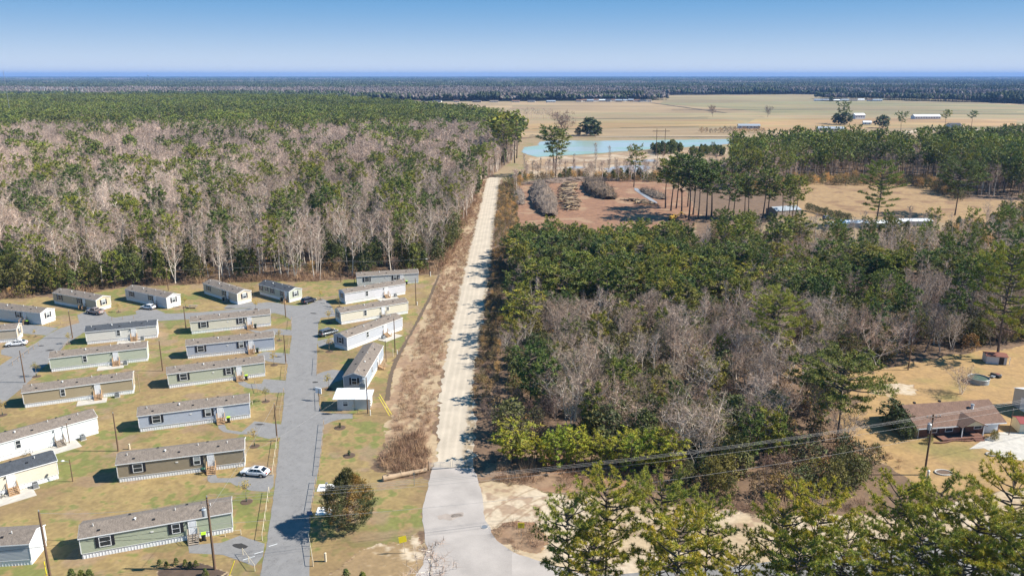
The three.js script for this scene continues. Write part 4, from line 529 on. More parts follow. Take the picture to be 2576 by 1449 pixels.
{ // barbecue by the brown home
  const p = byHome(4, H[4].door - 1.3, HW / 2 + 0.7), g = group('barbecue_grill', p[0], p[1], H[4].turn); part(g, 'lid', new THREE.SphereGeometry(0.38, 14, 8, 0, 6.2832, 0, 1.57).scale(1.2, 0.8, 0.9), std(col(0.02, 0.08, 0.05), 0.4), 0, 0.85, 0); part(g, 'firebox', cyl(0.3, 0.42, 0.3, 12), M_black, 0, 0.56, 0); for (const [a, b] of [[1, 1], [-1, 1], [1, -1], [-1, -1]]) part(g, 'leg', bar([a * 0.22, 0.6, b * 0.18], [a * 0.36, 0, b * 0.3], 0.025), M_black); part(g, 'side_shelf', box(0.35, 0.03, 0.4, 0.62, 0.82, 0), M_black); add(g, 'dark green barbecue grill beside the steps of the brown mobile home', 'grill');
}
{ // bicycle at the white home, spare bicycle at the cream one
  const bike = (i, lx, lz, m, label) => { const p = byHome(i, lx, lz), g = group('bicycle', p[0], p[1], H[i].turn + 0.2); for (const s of [-1, 1]) { const w = part(g, 'wheel', cached('bw', () => new THREE.TorusGeometry(0.31, 0.03, 6, 20)), M_black, s * 0.5, 0.34, 0); part(w, 'hub', cached('bhub', () => merged([cyl(0.04, 0.04, 0.1, 8).rotateX(1.5708), bar([0, -0.3, 0], [0, 0.3, 0], 0.008, 3), bar([-0.3, 0, 0], [0.3, 0, 0], 0.008, 3)])), M_metal); } part(g, 'frame', cached('bf', () => merged([bar([-0.5, 0.34, 0], [-0.12, 0.34, 0], 0.025), bar([-0.12, 0.34, 0], [-0.22, 0.85, 0], 0.025), bar([-0.2, 0.75, 0], [0.38, 0.8, 0], 0.03), bar([-0.12, 0.34, 0], [0.38, 0.72, 0], 0.03), bar([0.5, 0.34, 0], [0.36, 0.95, 0], 0.025), bar([-0.5, 0.34, 0], [-0.2, 0.75, 0], 0.02)])), m); part(g, 'saddle', box(0.24, 0.06, 0.13, -0.22, 0.9, 0), M_black); part(g, 'handlebar', bar([0.34, 0.98, -0.28], [0.34, 0.98, 0.28], 0.02), M_metal); add(g, label, 'bicycle'); };
  bike(9, H[9].door - 5.2, HW / 2 + 0.7, M_metal, 'grey bicycle leaning by the white mobile home at the left edge');
  bike(10, H[10].door - 1.5, HW / 2 + 1.3, M_black, 'black bicycle on the patio of the dark roofed cream mobile home');
  const p = byHome(10, H[10].door - 3.6, HW / 2 + 2), g = group('folded_tarp', p[0], p[1], 0.5); part(g, 'cloth', (() => { const s = new THREE.SphereGeometry(0.6, 14, 8, 0, 6.283, 0, 1.57), a = s.attributes.position; for (let i = 0; i < a.count; i++) { const f = 0.7 + 0.6 * noise(a.getX(i) * 4 + 9, a.getZ(i) * 4); a.setXYZ(i, a.getX(i) * f * 1.3, a.getY(i) * f * 0.7, a.getZ(i) * f * 0.7); } s.computeVertexNormals(); return s; })(), std(col(0.09, 0.06, 0.16), 0.9), 0, 0.1, 0); add(g, 'crumpled purple tarp on the patio of the dark roofed cream mobile home', 'tarp');
}

// ---------------------------------------------------------------- vehicles
function ringLoft(secs, n = 20, pow = 3.2) { // secs: [x, halfWidth, yLow, yHigh]
  const p = [], idx = []; secs.forEach(([x, w, a, b]) => { for (let j = 0; j < n; j++) { const t = j / n * 6.28318, c = Math.cos(t), s = Math.sin(t), e = 2 / pow; p.push(x, (a + b) / 2 + (b - a) / 2 * Math.sign(s) * Math.pow(Math.abs(s), e), w * Math.sign(c) * Math.pow(Math.abs(c), e)); } });
  for (let i = 0; i + 1 < secs.length; i++) for (let j = 0; j < n; j++) { const a = i * n + j, b = i * n + (j + 1) % n, c = a + n, d = b + n; idx.push(a, b, c, b, d, c); }
  const cap = (i, f) => { const k = p.length / 3; p.push(secs[i][0], (secs[i][2] + secs[i][3]) / 2, 0); for (let j = 0; j < n; j++) { const a = i * n + j, b = i * n + (j + 1) % n; f ? idx.push(k, a, b) : idx.push(k, b, a); } }; cap(0, false); cap(secs.length - 1, true);
  const g = new THREE.BufferGeometry(); g.setAttribute('position', new THREE.Float32BufferAttribute(p, 3)); g.setIndex(idx); g.computeVertexNormals(); return g;
}
const tyreG = new THREE.TorusGeometry(0.25, 0.085, 8, 20), rimG = merged([new THREE.CylinderGeometry(0.19, 0.19, 0.16, 16).rotateX(1.5708), new THREE.TorusGeometry(0.19, 0.02, 6, 18)]), M_tyre = std(col(0.015, 0.015, 0.016), 0.9), M_rim = std(col(0.5, 0.5, 0.52), 0.3, { metalness: 0.8 }), M_carGlass = std(col(0.012, 0.016, 0.022), 0.05), M_lampRed = std(col(0.35, 0.01, 0.01), 0.25), M_lampWhite = std(col(0.7, 0.7, 0.7), 0.15), M_plastic = std(col(0.025, 0.025, 0.027), 0.7);
const paint = (c, metal = 0.2) => new THREE.MeshPhysicalMaterial({ color: col(...c), roughness: 0.35, metalness: metal, clearcoat: 0.9, clearcoatRoughness: 0.08 });
const CARS = {
  sedan: { body: [[-2.42, 0.66, 0.42, 0.82], [-2.34, 0.8, 0.28, 0.98], [-1.9, 0.89, 0.22, 1.03], [-0.8, 0.92, 0.2, 0.99], [0.6, 0.92, 0.2, 0.96], [1.5, 0.9, 0.22, 0.93], [2.1, 0.85, 0.25, 0.82], [2.36, 0.72, 0.3, 0.7]], low: [-2.0, 1.15, 0.8, 0.93], high: [-1.15, 0.25, 0.6, 1.43], axles: [-1.45, 1.45], roofHatch: 1 },
  hatch: { body: [[-2.1, 0.7, 0.45, 0.95], [-2.0, 0.83, 0.28, 1.08], [-1.4, 0.88, 0.22, 1.03], [0, 0.89, 0.2, 0.97], [1.3, 0.87, 0.22, 0.93], [1.95, 0.82, 0.25, 0.82], [2.2, 0.68, 0.3, 0.68]], low: [-2.0, 1.25, 0.78, 0.93], high: [-1.25, 0.15, 0.58, 1.47], axles: [-1.3, 1.35] },
  suv: { body: [[-2.35, 0.74, 0.45, 1.1], [-2.25, 0.9, 0.32, 1.2], [-1, 0.95, 0.28, 1.16], [1.2, 0.95, 0.28, 1.12], [2, 0.9, 0.32, 1.02], [2.3, 0.76, 0.38, 0.9]], low: [-2.25, 1.25, 0.84, 1.1], high: [-2.0, 0.55, 0.7, 1.76], axles: [-1.4, 1.45], rack: 1 },
  van: { body: [[-2.55, 0.8, 0.4, 1.05], [-2.45, 0.94, 0.26, 1.14], [-0.8, 0.99, 0.22, 1.12], [1.3, 0.98, 0.22, 1.06], [2.2, 0.92, 0.25, 0.92], [2.55, 0.76, 0.3, 0.74]], low: [-2.48, 1.75, 0.88, 1.05], high: [-2.25, 0.55, 0.72, 1.76], axles: [-1.55, 1.5], rack: 1 },
};
function frustum(lo, hi) { const [a, b, w, y] = lo, [c, d, v, t] = hi, mid = t - 0.06; const L = [[a, y, w], [b, y, w], [b, y, -w], [a, y, -w]], Mm = [[c - 0.08, mid, v + 0.03], [d + 0.12, mid, v + 0.03], [d + 0.12, mid, -v - 0.03], [c - 0.08, mid, -v - 0.03]], T = [[c + 0.1, t, v - 0.08], [d - 0.1, t, v - 0.08], [d - 0.1, t, -v + 0.08], [c + 0.1, t, -v + 0.08]]; const q = []; for (let i = 0; i < 4; i++) { const j = (i + 1) % 4; q.push([L[i], L[j], Mm[j], Mm[i]], [Mm[i], Mm[j], T[j], T[i]]); } q.push(T); return { geo: quadGeo(q), L, M: Mm }; }
function pane(L0, L1, M1, M0, a, b, lo = 0.12, hi = 0.92) { const P3 = (s, t) => [0, 1, 2].map((k) => lerp(lerp(L0[k], L1[k], s), lerp(M0[k], M1[k], s), t)); const A = P3(a, lo), B = P3(b, lo), C = P3(b, hi), D = P3(a, hi), u = new THREE.Vector3(...B).sub(new THREE.Vector3(...A)), v = new THREE.Vector3(...D).sub(new THREE.Vector3(...A)), n = u.cross(v).normalize().multiplyScalar(0.012), o = (p) => [p[0] + n.x, p[1] + n.y, p[2] + n.z], i = (p) => [p[0] - n.x, p[1] - n.y, p[2] - n.z]; const f = [A, B, C, D].map(o), g = [A, B, C, D].map(i); return quadGeo([f, [g[0], g[1], f[1], f[0]], [g[1], g[2], f[2], f[1]], [g[2], g[3], f[3], f[2]], [g[3], g[0], f[0], f[3]]]); }
function vehicle(type, x, z, heading, mat, label, category) {
  const g = group('parked_car', x, z, heading);
  const C = type === 'pickup' ? { body: [[-2.75, 0.86, 0.5, 1.0], [-2.65, 0.96, 0.42, 1.08], [-0.6, 0.98, 0.4, 1.1], [0.9, 0.98, 0.4, 1.12], [2.3, 0.95, 0.42, 1.1], [2.7, 0.82, 0.48, 0.98]], low: [-0.85, 1.25, 0.86, 1.08], high: [-0.65, 0.45, 0.7, 1.85], axles: [-1.75, 1.75], bed: 1, big: 1.2 } : CARS[type];
  const body = part(g, 'body', cached('cb' + type, () => ringLoft(C.body)), mat), F = frustum(C.low, C.high); part(g, 'cabin', F.geo, mat);
  const L = F.L, M = F.M;
  part(g, 'windscreen', pane(L[1], L[2], M[2], M[1], 0.06, 0.94), M_carGlass); part(g, 'rear_window', pane(L[3], L[0], M[0], M[3], 0.08, 0.92), M_carGlass);
  for (const [a, b, c, d] of [[0, 1, 1, 0], [2, 3, 3, 2]]) for (const [s, t] of C.bed ? [[0.08, 0.44], [0.5, 0.9]] : [[0.1, 0.36], [0.39, 0.62], [0.65, 0.92]]) part(g, 'side_window', pane(L[a], L[b], M[c], M[d], a === 0 ? s : 1 - t, a === 0 ? t : 1 - s), M_carGlass);
  const W = C.body[3][1];
  for (const ax of C.axles) for (const s of [-1, 1]) { const k = C.big ?? 1, w = part(g, 'wheel', tyreG, M_tyre, ax, 0.335 * k, s * (W - 0.07)); w.scale.setScalar(k); part(w, 'rim', rimG, M_rim); part(g, 'wheel_arch', cached('arch', () => new THREE.TorusGeometry(0.38, 0.04, 6, 16, Math.PI)), M_plastic, ax, 0.34 * k, s * (W - 0.02)).scale.setScalar(k); }
  const f = C.body[C.body.length - 2], b = C.body[1], hl = type === 'sedan' || type === 'hatch' ? 0.68 : 0.85;
  for (const s of [-1, 1]) { part(g, 'headlight', cached('hl', () => new RoundedBoxGeometry(0.3, 0.14, 0.36, 2, 0.05)), M_lampWhite, f[0] + 0.08, hl, s * (f[1] - 0.2)); part(g, 'tail_light', cached('tl', () => new RoundedBoxGeometry(0.2, 0.2, 0.34, 2, 0.05)), M_lampRed, b[0] + 0.0, hl + 0.14, s * (b[1] - 0.18)); part(g, 'mirror', cached('mi', () => new RoundedBoxGeometry(0.14, 0.14, 0.22, 2, 0.05)), mat, C.low[1] - 0.35, C.low[3] + 0.06, s * (W + 0.07)); part(g, 'door_handle', cached('dh', () => merged([box(0.16, 0.03, 0.03, 0.2, 0, 0), box(0.16, 0.03, 0.03, -0.75, 0, 0)])), M_plastic, 0, C.low[3] - 0.12, s * (W + 0.005)); }
  part(g, 'bumper', cached('bp' + type, () => merged([box(0.1, 0.16, W * 1.5, f[0] + 0.24, 0.42, 0), box(0.1, 0.16, W * 1.5, b[0] - 0.08, 0.45, 0)])), M_plastic); part(g, 'number_plate', box(0.02, 0.12, 0.32, b[0] - 0.14, 0.7, 0), M_lampWhite);
  if (C.roofHatch) part(g, 'sunroof', box(0.7, 0.02, 0.75, -0.35, C.high[3] + 0.006, 0), M_carGlass);
  if (C.rack) for (const s of [-1, 1]) part(g, 'roof_rail', box(1.9, 0.05, 0.05, -0.7, C.high[3] + 0.05, s * 0.58), M_metal);
  if (C.bed) { const bm = part(g, 'cargo_bed', merged([box(1.85, 0.42, 0.07, -1.75, 1.2, 0.92), box(1.85, 0.42, 0.07, -1.75, 1.2, -0.92), box(0.07, 0.42, 1.84, -2.66, 1.2, 0), box(0.07, 0.42, 1.84, -0.88, 1.2, 0)]), mat); part(bm, 'bed_liner', box(1.78, 0.04, 1.78, -1.77, 1.115, 0), std(col(0.03, 0.012, 0.014), 0.8)); }
  return add(g, label, category);
}
const parked = (type, a, b, mat, label, cat) => { const d = Math.atan2(-(b[1] - a[1]), b[0] - a[0]); return vehicle(type, (a[0] + b[0]) / 2, (a[1] + b[1]) / 2, d, mat, label, cat); };
const M_white = paint([0.75, 0.75, 0.76], 0), M_silver = paint([0.4, 0.33, 0.31], 0.4), M_navy = paint([0.012, 0.016, 0.035]), M_grey = paint([0.11, 0.125, 0.14], 0.4);
{ // heading: rear end first, front end second
  const P2 = (x, y) => { const g = q2(x, y); return [g[0], g[1] - 0.75]; }, P1 = (x, y) => { const g = q1(x, y); return [g[0], g[1] - 0.9]; }, P3 = (x, y) => { const g = q3(x, y); return [g[0], g[1] - 0.9]; };
  parked('sedan', P2(2235, 632), P2(2010, 612), M_white, 'white sedan with a sunroof beside the brown mobile home', 'car');
  parked('pickup', P1(855, 418), P1(705, 395), M_silver, 'silver brown pickup truck in front of the beige mobile home', 'truck');
  parked('hatch', P1(1285, 372), P1(1170, 360), M_white, 'white hatchback in front of the lilac grey mobile home', 'car');
  parked('suv', P3(598, 432), P3(700, 402), M_navy, 'dark navy SUV at the corner of the back street', 'car');
  parked('van', P3(755, 745), P3(915, 700), M_grey, 'dark grey minivan beside the grey mobile home', 'van');
  parked('sedan', P1(195, 668), P1(35, 682), M_white, 'white car parked at the left edge below the taupe mobile home', 'car');
}
// ---------------------------------------------------------------- pump house, brick house, sheds
const M_roofWhite = std(col(0.8, 0.82, 0.84), 0.4, { metalness: 0.1 }), M_block = wallMat([0.52, 0.54, 0.54]), M_redRoof = std(col(0.25, 0.035, 0.03), 0.55), M_sheet = std(col(0.42, 0.46, 0.5), 0.45, { metalness: 0.3 }), M_rust = std(col(0.2, 0.07, 0.045), 0.85), M_cream = wallMat([0.62, 0.54, 0.36]);
const corrug = (w, d, h = 0.03, step = 0.3) => { const l = [box(w, 0.05, d)]; for (let x = -w / 2 + step / 2; x < w / 2; x += step) l.push(box(0.06, h, d, x, 0.025 + h / 2, 0)); return merged(l); };
{
  const [x, z] = at(886, 1033), g = group('pump_house', x, z - 2.2, 0.03);
  part(g, 'wall', merged([quadGeo(lapLong(3.1, 1, 0, 2.5, 2.05, 0.22)), box(3.1, 2.5, 4.1, 0, 1.25, 0)]), M_block, -1.35, 0, 0); part(g, 'wall', merged([quadGeo(lapLong(3.1, 1, 0, 2.3, 1.75, 0.22)), box(3.1, 2.3, 3.6, 0, 1.15, -0.1)]), M_block, 1.75, 0, 0);
  const r1 = part(g, 'roof', corrug(4.6, 5), M_roofWhite, -1.5, 2.72, 0.1); r1.rotation.x = 0.07; const r2 = part(g, 'roof', corrug(3.5, 4.5), M_roofWhite, 1.95, 2.45, 0); r2.rotation.x = 0.05;
  windowOn(g, -1.4, 1.45, 2.12, 0, 0.9, 0.95, 0, 1); part(g, 'downpipe', merged([cyl(0.05, 0.05, 2.5, 8, 0, 0, 0)]), M_pipe, -2.95, 0, 2.15); part(g, 'meter_box', box(0.35, 0.5, 0.2), M_metal, 0.1, 1.1, 2.15); for (const y of [0.6, 1.2, 1.7]) part(g, 'meter_box', box(0.3, 0.3, 0.4), M_pipe, 3.4, y, 1.4);
  part(g, 'corner_post', box(0.12, 2.4, 0.12, 3.32, 1.2, 1.7), M_wood2); part(g, 'antenna', merged([bar([-2.6, 2.7, 1], [-2.6, 3.7, 1], 0.02), bar([-2.9, 3.5, 1], [-2.3, 3.5, 1], 0.015)]), M_metal);
  add(g, 'small grey pump house with a flat white metal roof beside the street', 'shed');
  const t = at(879, 1040), d = group('satellite_dish', t[0] + 1.6, t[1] + 0.1, 0.4); part(d, 'post', cyl(0.035, 0.035, 1.1, 6), M_metal); part(d, 'dish', new THREE.SphereGeometry(0.4, 14, 6, 0, 6.283, 0, 0.7).rotateX(2.2), M_steel, 0, 1.15, 0.15); part(d, 'feed_arm', bar([0, 1.05, 0.1], [0, 1.2, 0.6], 0.02), M_metal); add(d, 'small grey satellite dish on a post in front of the pump house', 'dish');
}
const brickTex = grainTex(512, 61, (x, y, r) => { const row = Math.floor(y * 36), c = Math.floor(x * 16 + (row % 2) * 0.5), mort = (y * 36 % 1) < 0.16, v = 0.42 + 0.16 * (noise(c * 1.9 + row * 5.3, row * 2.2) - 0.5) + 0.05 * (r() - 0.5); return mort ? [0.5, 0.45, 0.41] : [v * 1.05, v * 0.68, v * 0.55]; }); brickTex.repeat.set(1.4, 1.4);
const M_brick = new THREE.MeshStandardMaterial({ map: brickTex, roughness: 0.95 });
{
  const A = q5(1580, 1040), B = q5(2330, 985), dx = B[0] - A[0], dz = B[1] - A[1], l = Math.hypot(dx, dz), turn = Math.atan2(-dz, dx), nx = -dz / l, nz = dx / l, L = 16.6, W = 8.6, cx = (A[0] + B[0]) / 2 - nx * W / 2, cz = (A[1] + B[1]) / 2 - nz * W / 2;
  const g = group('brick_house', cx, cz, turn), E = 2.5, RS = 2.1;
  part(g, 'wall', merged([quadGeo([[[-L / 2, 0, W / 2], [L / 2, 0, W / 2], [L / 2, E, W / 2], [-L / 2, E, W / 2]], [[L / 2, 0, -W / 2], [-L / 2, 0, -W / 2], [-L / 2, E, -W / 2], [L / 2, E, -W / 2]]])]), M_brick);
  for (const s of [0, 1]) part(g, 'end_wall', quadGeo([[[-L / 2, 0, -W / 2], [-L / 2, 0, W / 2], [-L / 2, E, W / 2], [-L / 2, E, -W / 2]], [[-L / 2, E, -W / 2], [-L / 2, E, W / 2], [-L / 2, E + RS, 0], [-L / 2, E + RS, 0]], [[L / 2, 0, W / 2], [L / 2, 0, -W / 2], [L / 2, E, -W / 2], [L / 2, E, W / 2]], [[L / 2, E, W / 2], [L / 2, E, -W / 2], [L / 2, E + RS, 0], [L / 2, E + RS, 0]]].slice(s * 2, s * 2 + 2)), M_cream);
  const rf = part(g, 'roof', roofGeo(L, W, E, RS, 0.75, 0.12), M_roofBrown); part(g, 'fascia', merged([box(L + 1.5, 0.2, 0.05, 0, E - 0.4, W / 2 + 0.78), box(L + 1.5, 0.2, 0.05, 0, E - 0.4, -W / 2 - 0.78)]), M_trim);
  const ch = part(rf, 'chimney', cyl(0.28, 0.28, 1.5, 12), M_pipe, 4.3, E + RS - 1.5, 1.7); part(ch, 'chimney_cap', cyl(0.36, 0.3, 0.14, 12), M_metal, 0, 1.5, 0); for (const x of [-5.8, -0.6]) part(rf, 'roof_vent', merged([box(0.4, 0.3, 0.4)]), M_black, x, E + RS - 0.05, -0.9);
  const pg = roofGeo(3.2, 4.6, E - 0.1, 1.15, 0.3, 0.11).rotateY(Math.PI / 2); part(g, 'porch_roof', pg, M_roofBrown, 1.6, 0, W / 2 + 0.1); part(g, 'porch_gable', quadGeo([[[-2.3, E - 0.1, 0], [2.3, E - 0.1, 0], [0, E + 1.0, 0], [0, E + 1.0, 0]]]), M_cream, 1.6, 0, W / 2 + 1.6);
  for (const x of [-0.55, 3.75]) part(g, 'porch_post', box(0.14, E - 0.2, 0.14, x, E / 2 - 0.1, W / 2 + 1.6), M_trim);
  part(g, 'porch_floor', box(8.5, 0.35, 2.1, -0.4, 0.175, W / 2 + 1.06), M_brick); for (let i = 0; i < 3; i++) part(g, 'step', box(1.8, 0.14 * (3 - i) - 0.02, 0.32, 2.2, 0.07 * (3 - i), W / 2 + 2.3 + i * 0.32), M_brick);
  windowOn(g, -5.2, 1.5, W / 2 + 0.04, 0, 1.4, 1.2, 1, 0); windowOn(g, -2, 1.5, W / 2 + 0.04, 0, 1.4, 1.2, 0, 0); windowOn(g, 3.9, 1.55, W / 2 + 0.04, 0, 1.5, 1, 0, 1);
  part(g, 'front_door', merged([box(1, 2.05, 0.08), box(0.5, 0.6, 0.1, 0, 0.4, 0)]), M_shutter, 0.8, 1.3, W / 2 + 0.05);
  const gd = part(g, 'garage_door', merged([box(2.5, 2.05, 0.06), ...[0, 1, 2, 3].map((i) => box(2.4, 0.42, 0.05, 0, -0.76 + i * 0.51, 0.03))]), M_door, 6.6, 1.05, W / 2 + 0.05); part(gd, 'door_frame', merged([box(0.12, 2.2, 0.1, -1.31, 0.05, 0), box(0.12, 2.2, 0.1, 1.31, 0.05, 0), box(2.74, 0.12, 0.1, 0, 1.1, 0)]), M_trim);
  part(g, 'downpipe', cyl(0.06, 0.06, 2.2, 6), M_trim, -L / 2 + 0.1, 0, W / 2 + 0.12);
  const low = part(g, 'flower_bed_wall', (() => { const c = []; for (let i = 0; i < 20; i++) c.push(box(0.42, 0.22, 0.25, -6.4 + i * 0.42, 0.11, W / 2 + 2.45 + 0.25 * Math.sin(i * 0.5))); return merged(c); })(), M_brick);
  add(g, 'low brick house with a brown shingle roof and white garage door', 'house');
  const w = (lx, lz) => [cx + dx / l * lx + nx * lz, cz + dz / l * lx + nz * lz];
  const c1 = [w(3.6, W / 2 + 2.3), w(8.3, W / 2 + 0.1), at(2700, 1090), at(2700, 1200), at(2576, 1160), at(2520, 1148), at(2478, 1128), at(2440, 1130)]; struct(sheet('driveway', c1, 0.02, M_conc, 6));
  for (const [i, [lx, lz, h]] of [[-7.6, W / 2 + 2.4, 1.5], [5.2, W / 2 + 2.8, 1.7], [5.9, W / 2 + 1.8, 1.5], [-6.6, W / 2 + 1.4, 1.2]].entries()) { const p = w(lx, lz); plant('green', p[0], p[1], h, { keep: true, v: 2, wide: 1.3, t: [0, 3, 3, 1][i], label: ['round shrub at the left corner of the brick house', 'yellow green shrub by the garage door', 'second yellow green shrub beside the garage door', 'small shrub in the flower bed of the brick house'][i] }); }
  for (const [i, [lx, lz, h]] of [[-9.8, 1.5, 4.6], [-9.6, -1.6, 5.2], [-10.6, 4, 3.8]].entries()) { const p = w(lx, lz); plant('green', p[0], p[1], h, { keep: true, v: 0, wide: 1.5, t: 2, label: ['dark evergreen bush hiding the left end of the brick house', 'rear dark evergreen bush by the brick house gable', 'front dark evergreen bush by the brick house gable'][i] }); }
  // ring of white stones round two small beds
  for (const [i, [p, r0]] of [[q5(1822, 1372), 1.15], [q5(2280, 1200), 0.8]].entries()) { const k = group('garden_ring', p[0], p[1]); for (let j = 0; j < 26; j++) { const t = j / 26 * 6.283; part(k, 'edging_stone', cached('stone', () => new RoundedBoxGeometry(0.42, 0.22, 0.24, 1, 0.06)), M_conc, Math.cos(t) * r0 * 1.15, 0.1, Math.sin(t) * r0 * 0.8).rotation.y = -t + 1.57; } part(k, 'soil', cyl(r0 * 0.95, r0 * 0.85, 0.12, 24).scale(1.12, 1, 0.78), std(col(0.14, 0.09, 0.06), 1)); add(k, i ? 'small stone edged bed beside the brick house driveway' : 'white stone ringed flower bed on the brick house lawn', 'flower bed'); }
}
function shed(name, [x, z], turn, w, d, h, rise, wm, rm, label, more) { const g = group(name, x, z, turn); const q = [[[-w / 2, 0, d / 2], [w / 2, 0, d / 2], [w / 2, h, d / 2], [-w / 2, h, d / 2]], [[w / 2, 0, -d / 2], [-w / 2, 0, -d / 2], [-w / 2, h, -d / 2], [w / 2, h, -d / 2]], [[-w / 2, 0, -d / 2], [-w / 2, 0, d / 2], [-w / 2, h, d / 2], [-w / 2, h, -d / 2]], [[w / 2, 0, d / 2], [w / 2, 0, -d / 2], [w / 2, h, -d / 2], [w / 2, h, d / 2]], [[-w / 2, h, -d / 2], [-w / 2, h, d / 2], [-w / 2, h + rise, 0], [-w / 2, h + rise, 0]], [[w / 2, h, d / 2], [w / 2, h, -d / 2], [w / 2, h + rise, 0], [w / 2, h + rise, 0]]]; part(g, 'wall', quadGeo(q), wm); part(g, 'roof', roofGeo(w, d, h, rise, 0.2, 0.07), rm); more?.(g); return add(g, label, 'shed'); }
const doorOn = (x, z, w, h, ry = 0, m = M_trim) => (g) => { const p = part(g, 'door', merged([box(w, h, 0.05), box(w * 0.8, 0.08, 0.08), box(0.08, h * 0.9, 0.08)]), m, x, h / 2, z); p.rotation.y = ry; };
shed('garden_shed', q5(2300, 325), -0.25, 4.2, 3, 1.9, 0.35, wallMat([0.45, 0.47, 0.5]), M_rust, 'small grey white shed with a rusty roof at the far edge of the yard', (g) => { doorOn(1.0, 1.53, 1, 1.7, 0, M_black)(g); part(g, 'lean_to_post', box(0.1, 1.8, 0.1, 2.7, 0.9, 1.4), M_trim); });
shed('garden_shed', q5(600, 500), -0.35, 5, 4.5, 2.1, 1.3, wallMat([0.6, 0.58, 0.5]), M_woodGrey, 'domed grey roofed shed under the broad pine', doorOn(0.5, 2.28, 1.4, 1.8));
{ const p = at(2620, 1035); shed('metal_building', [p[0] + 1, p[1]], 0.05, 9, 7, 3.6, 1, M_sheet, M_roofWhite, 'tall blue grey metal building at the right edge behind the brick house', doorOn(-4.53, 0, 2.4, 2.6, -1.57)); }
{ const p = at(2592, 1082); shed('garden_shed', [p[0], p[1]], -0.15, 5, 3.2, 1.9, 0.5, wallMat([0.6, 0.55, 0.42]), M_redRoof, 'small cream shed with a red roof at the right edge', doorOn(-1.2, 1.63, 1, 1.6)); }
{ const p = q5(2150, 515), g = group('round_pool', p[0], p[1]); part(g, 'pool_wall', new THREE.CylinderGeometry(2.1, 2.1, 1.1, 28, 1, true).translate(0, 0.55, 0), std(col(0.3, 0.34, 0.36), 0.5, { side: THREE.DoubleSide })); part(g, 'cover', cyl(2.08, 2.0, 0.06, 28), std(col(0.05, 0.085, 0.06), 0.7), 0, 0.85, 0); part(g, 'rim', new THREE.TorusGeometry(2.1, 0.06, 6, 32).rotateX(1.5708), M_metal, 0, 1.1, 0); add(g, 'round above ground pool with a green cover behind the bare ornamental tree', 'pool'); }
{ const p = q5(2310, 465), g = group('scrap_heap', p[0], p[1], 0.4); for (let i = 0; i < 7; i++) { const r = rng(i + 5), m = part(g, 'scrap_piece', new RoundedBoxGeometry(0.5 + r(), 0.3 + 0.4 * r(), 0.4 + 0.6 * r(), 1, 0.05), [M_black, M_steel, M_rust][i % 3], (r() - 0.5) * 3, 0.25, (r() - 0.5) * 1.6); m.rotation.y = r() * 3; } add(g, 'heap of dark scrap beside the round pool', 'scrap'); }
// long metal roofs and farmyard beyond the thicket
[[2148, 570, 6, 'second'], [2228, 571, 5, 'third'], [2300, 566, 7, 'rightmost'], [2105, 574, 4, 'leftmost']].forEach(([u, v, w, n], i) => { const p = at(u, v); shed('long_shed', p, -0.06 + 0.05 * i, w * 2, 6, 2.2, 0.7, M_sheet, M_roofWhite, `${n} of the long white metal roofs in front of the dry field`); });
{ const p = q7(560, 1140); shed('farm_shed', p, 0.35, 14, 8, 2.6, 1.4, M_woodGrey, M_sheet, 'low grey barn under the row of pines'); const c = q7(930, 1180); vehicle('suv', c[0], c[1], 0.4, paint([0.2, 0.25, 0.33]), 'blue grey car beside the farm barn behind the pines', 'car'); }
// hedge running down the farm yard
{ const a = q7(760, 1105), b = q7(1110, 1200), r = rng(8); for (let i = 0; i < 16; i++) { const t = i / 15; plant('green', lerp(a[0], b[0], t) + r(), lerp(a[1], b[1], t), 3 + r(), { keep: true, v: 2, wide: 1.2, t: 2, label: 'clipped dark bush in the farmyard hedge', group: 'farmyard hedge bushes' }); } }

// ---------------------------------------------------------------- cleared lot
function windrow(name, pts, w, h, c, stick, n, label, cat) { // a long heap: earth core and a mat of branches
  const g = group(name), r = rng(n), core = new Mesher(), sk = new Mesher(), N = 24, lp = []; for (let i = 0; i <= N; i++) { const t = i / N * (pts.length - 1), k = Math.min(pts.length - 2, Math.floor(t)), f = t - k; lp.push([lerp(pts[k][0], pts[k + 1][0], f), lerp(pts[k][1], pts[k + 1][1], f)]); }
  const S = 9, ring = lp.map(([x, z], i) => { const a = lp[Math.max(0, i - 1)], b = lp[Math.min(N, i + 1)], l = Math.hypot(b[0] - a[0], b[1] - a[1]), nx = (b[1] - a[1]) / l, nz = -(b[0] - a[0]) / l, e = Math.pow(Math.sin(Math.PI * clamp(i / N, 0.03, 0.97)), 0.35); const o = []; for (let j = 0; j < S; j++) { const t = j / (S - 1) * Math.PI, q = e * (0.75 + 0.5 * noise(i * 1.3, j * 1.7 + n)); o.push([x + nx * Math.cos(t) * w / 2 * q, Math.max(0, Math.sin(t) * h * q * 0.85), z + nz * Math.cos(t) * w / 2 * q]); } return o; });
  for (let i = 0; i < N; i++) for (let j = 0; j + 1 < S; j++) { const A = ring[i][j], B = ring[i + 1][j], C = ring[i + 1][j + 1], D = ring[i][j + 1], k = tone(c, r, 0.25); core.tri(...A, ...B, ...C, k); core.tri(...A, ...C, ...D, k); for (let s = 0; s < stick.n; s++) { const u = r(), v = r(), px = lerp(lerp(A[0], B[0], u), lerp(D[0], C[0], u), v), py = lerp(lerp(A[1], B[1], u), lerp(D[1], C[1], u), v), pz = lerp(lerp(A[2], B[2], u), lerp(D[2], C[2], u), v), d = dirOn(r, 0.25); sk.blade(px, py - 0.05, pz, d[0], d[1], d[2], stick.l * (0.5 + r()), stick.w, tone(stick.c, r, 0.35), r); } }
  part(g, 'earth', core.geo(), M_wood); part(g, 'branches', sk.geo(), M_wood).userData.kind = 'stuff'; return add(g, label, cat);
}
const brushC = [0.34, 0.28, 0.23];
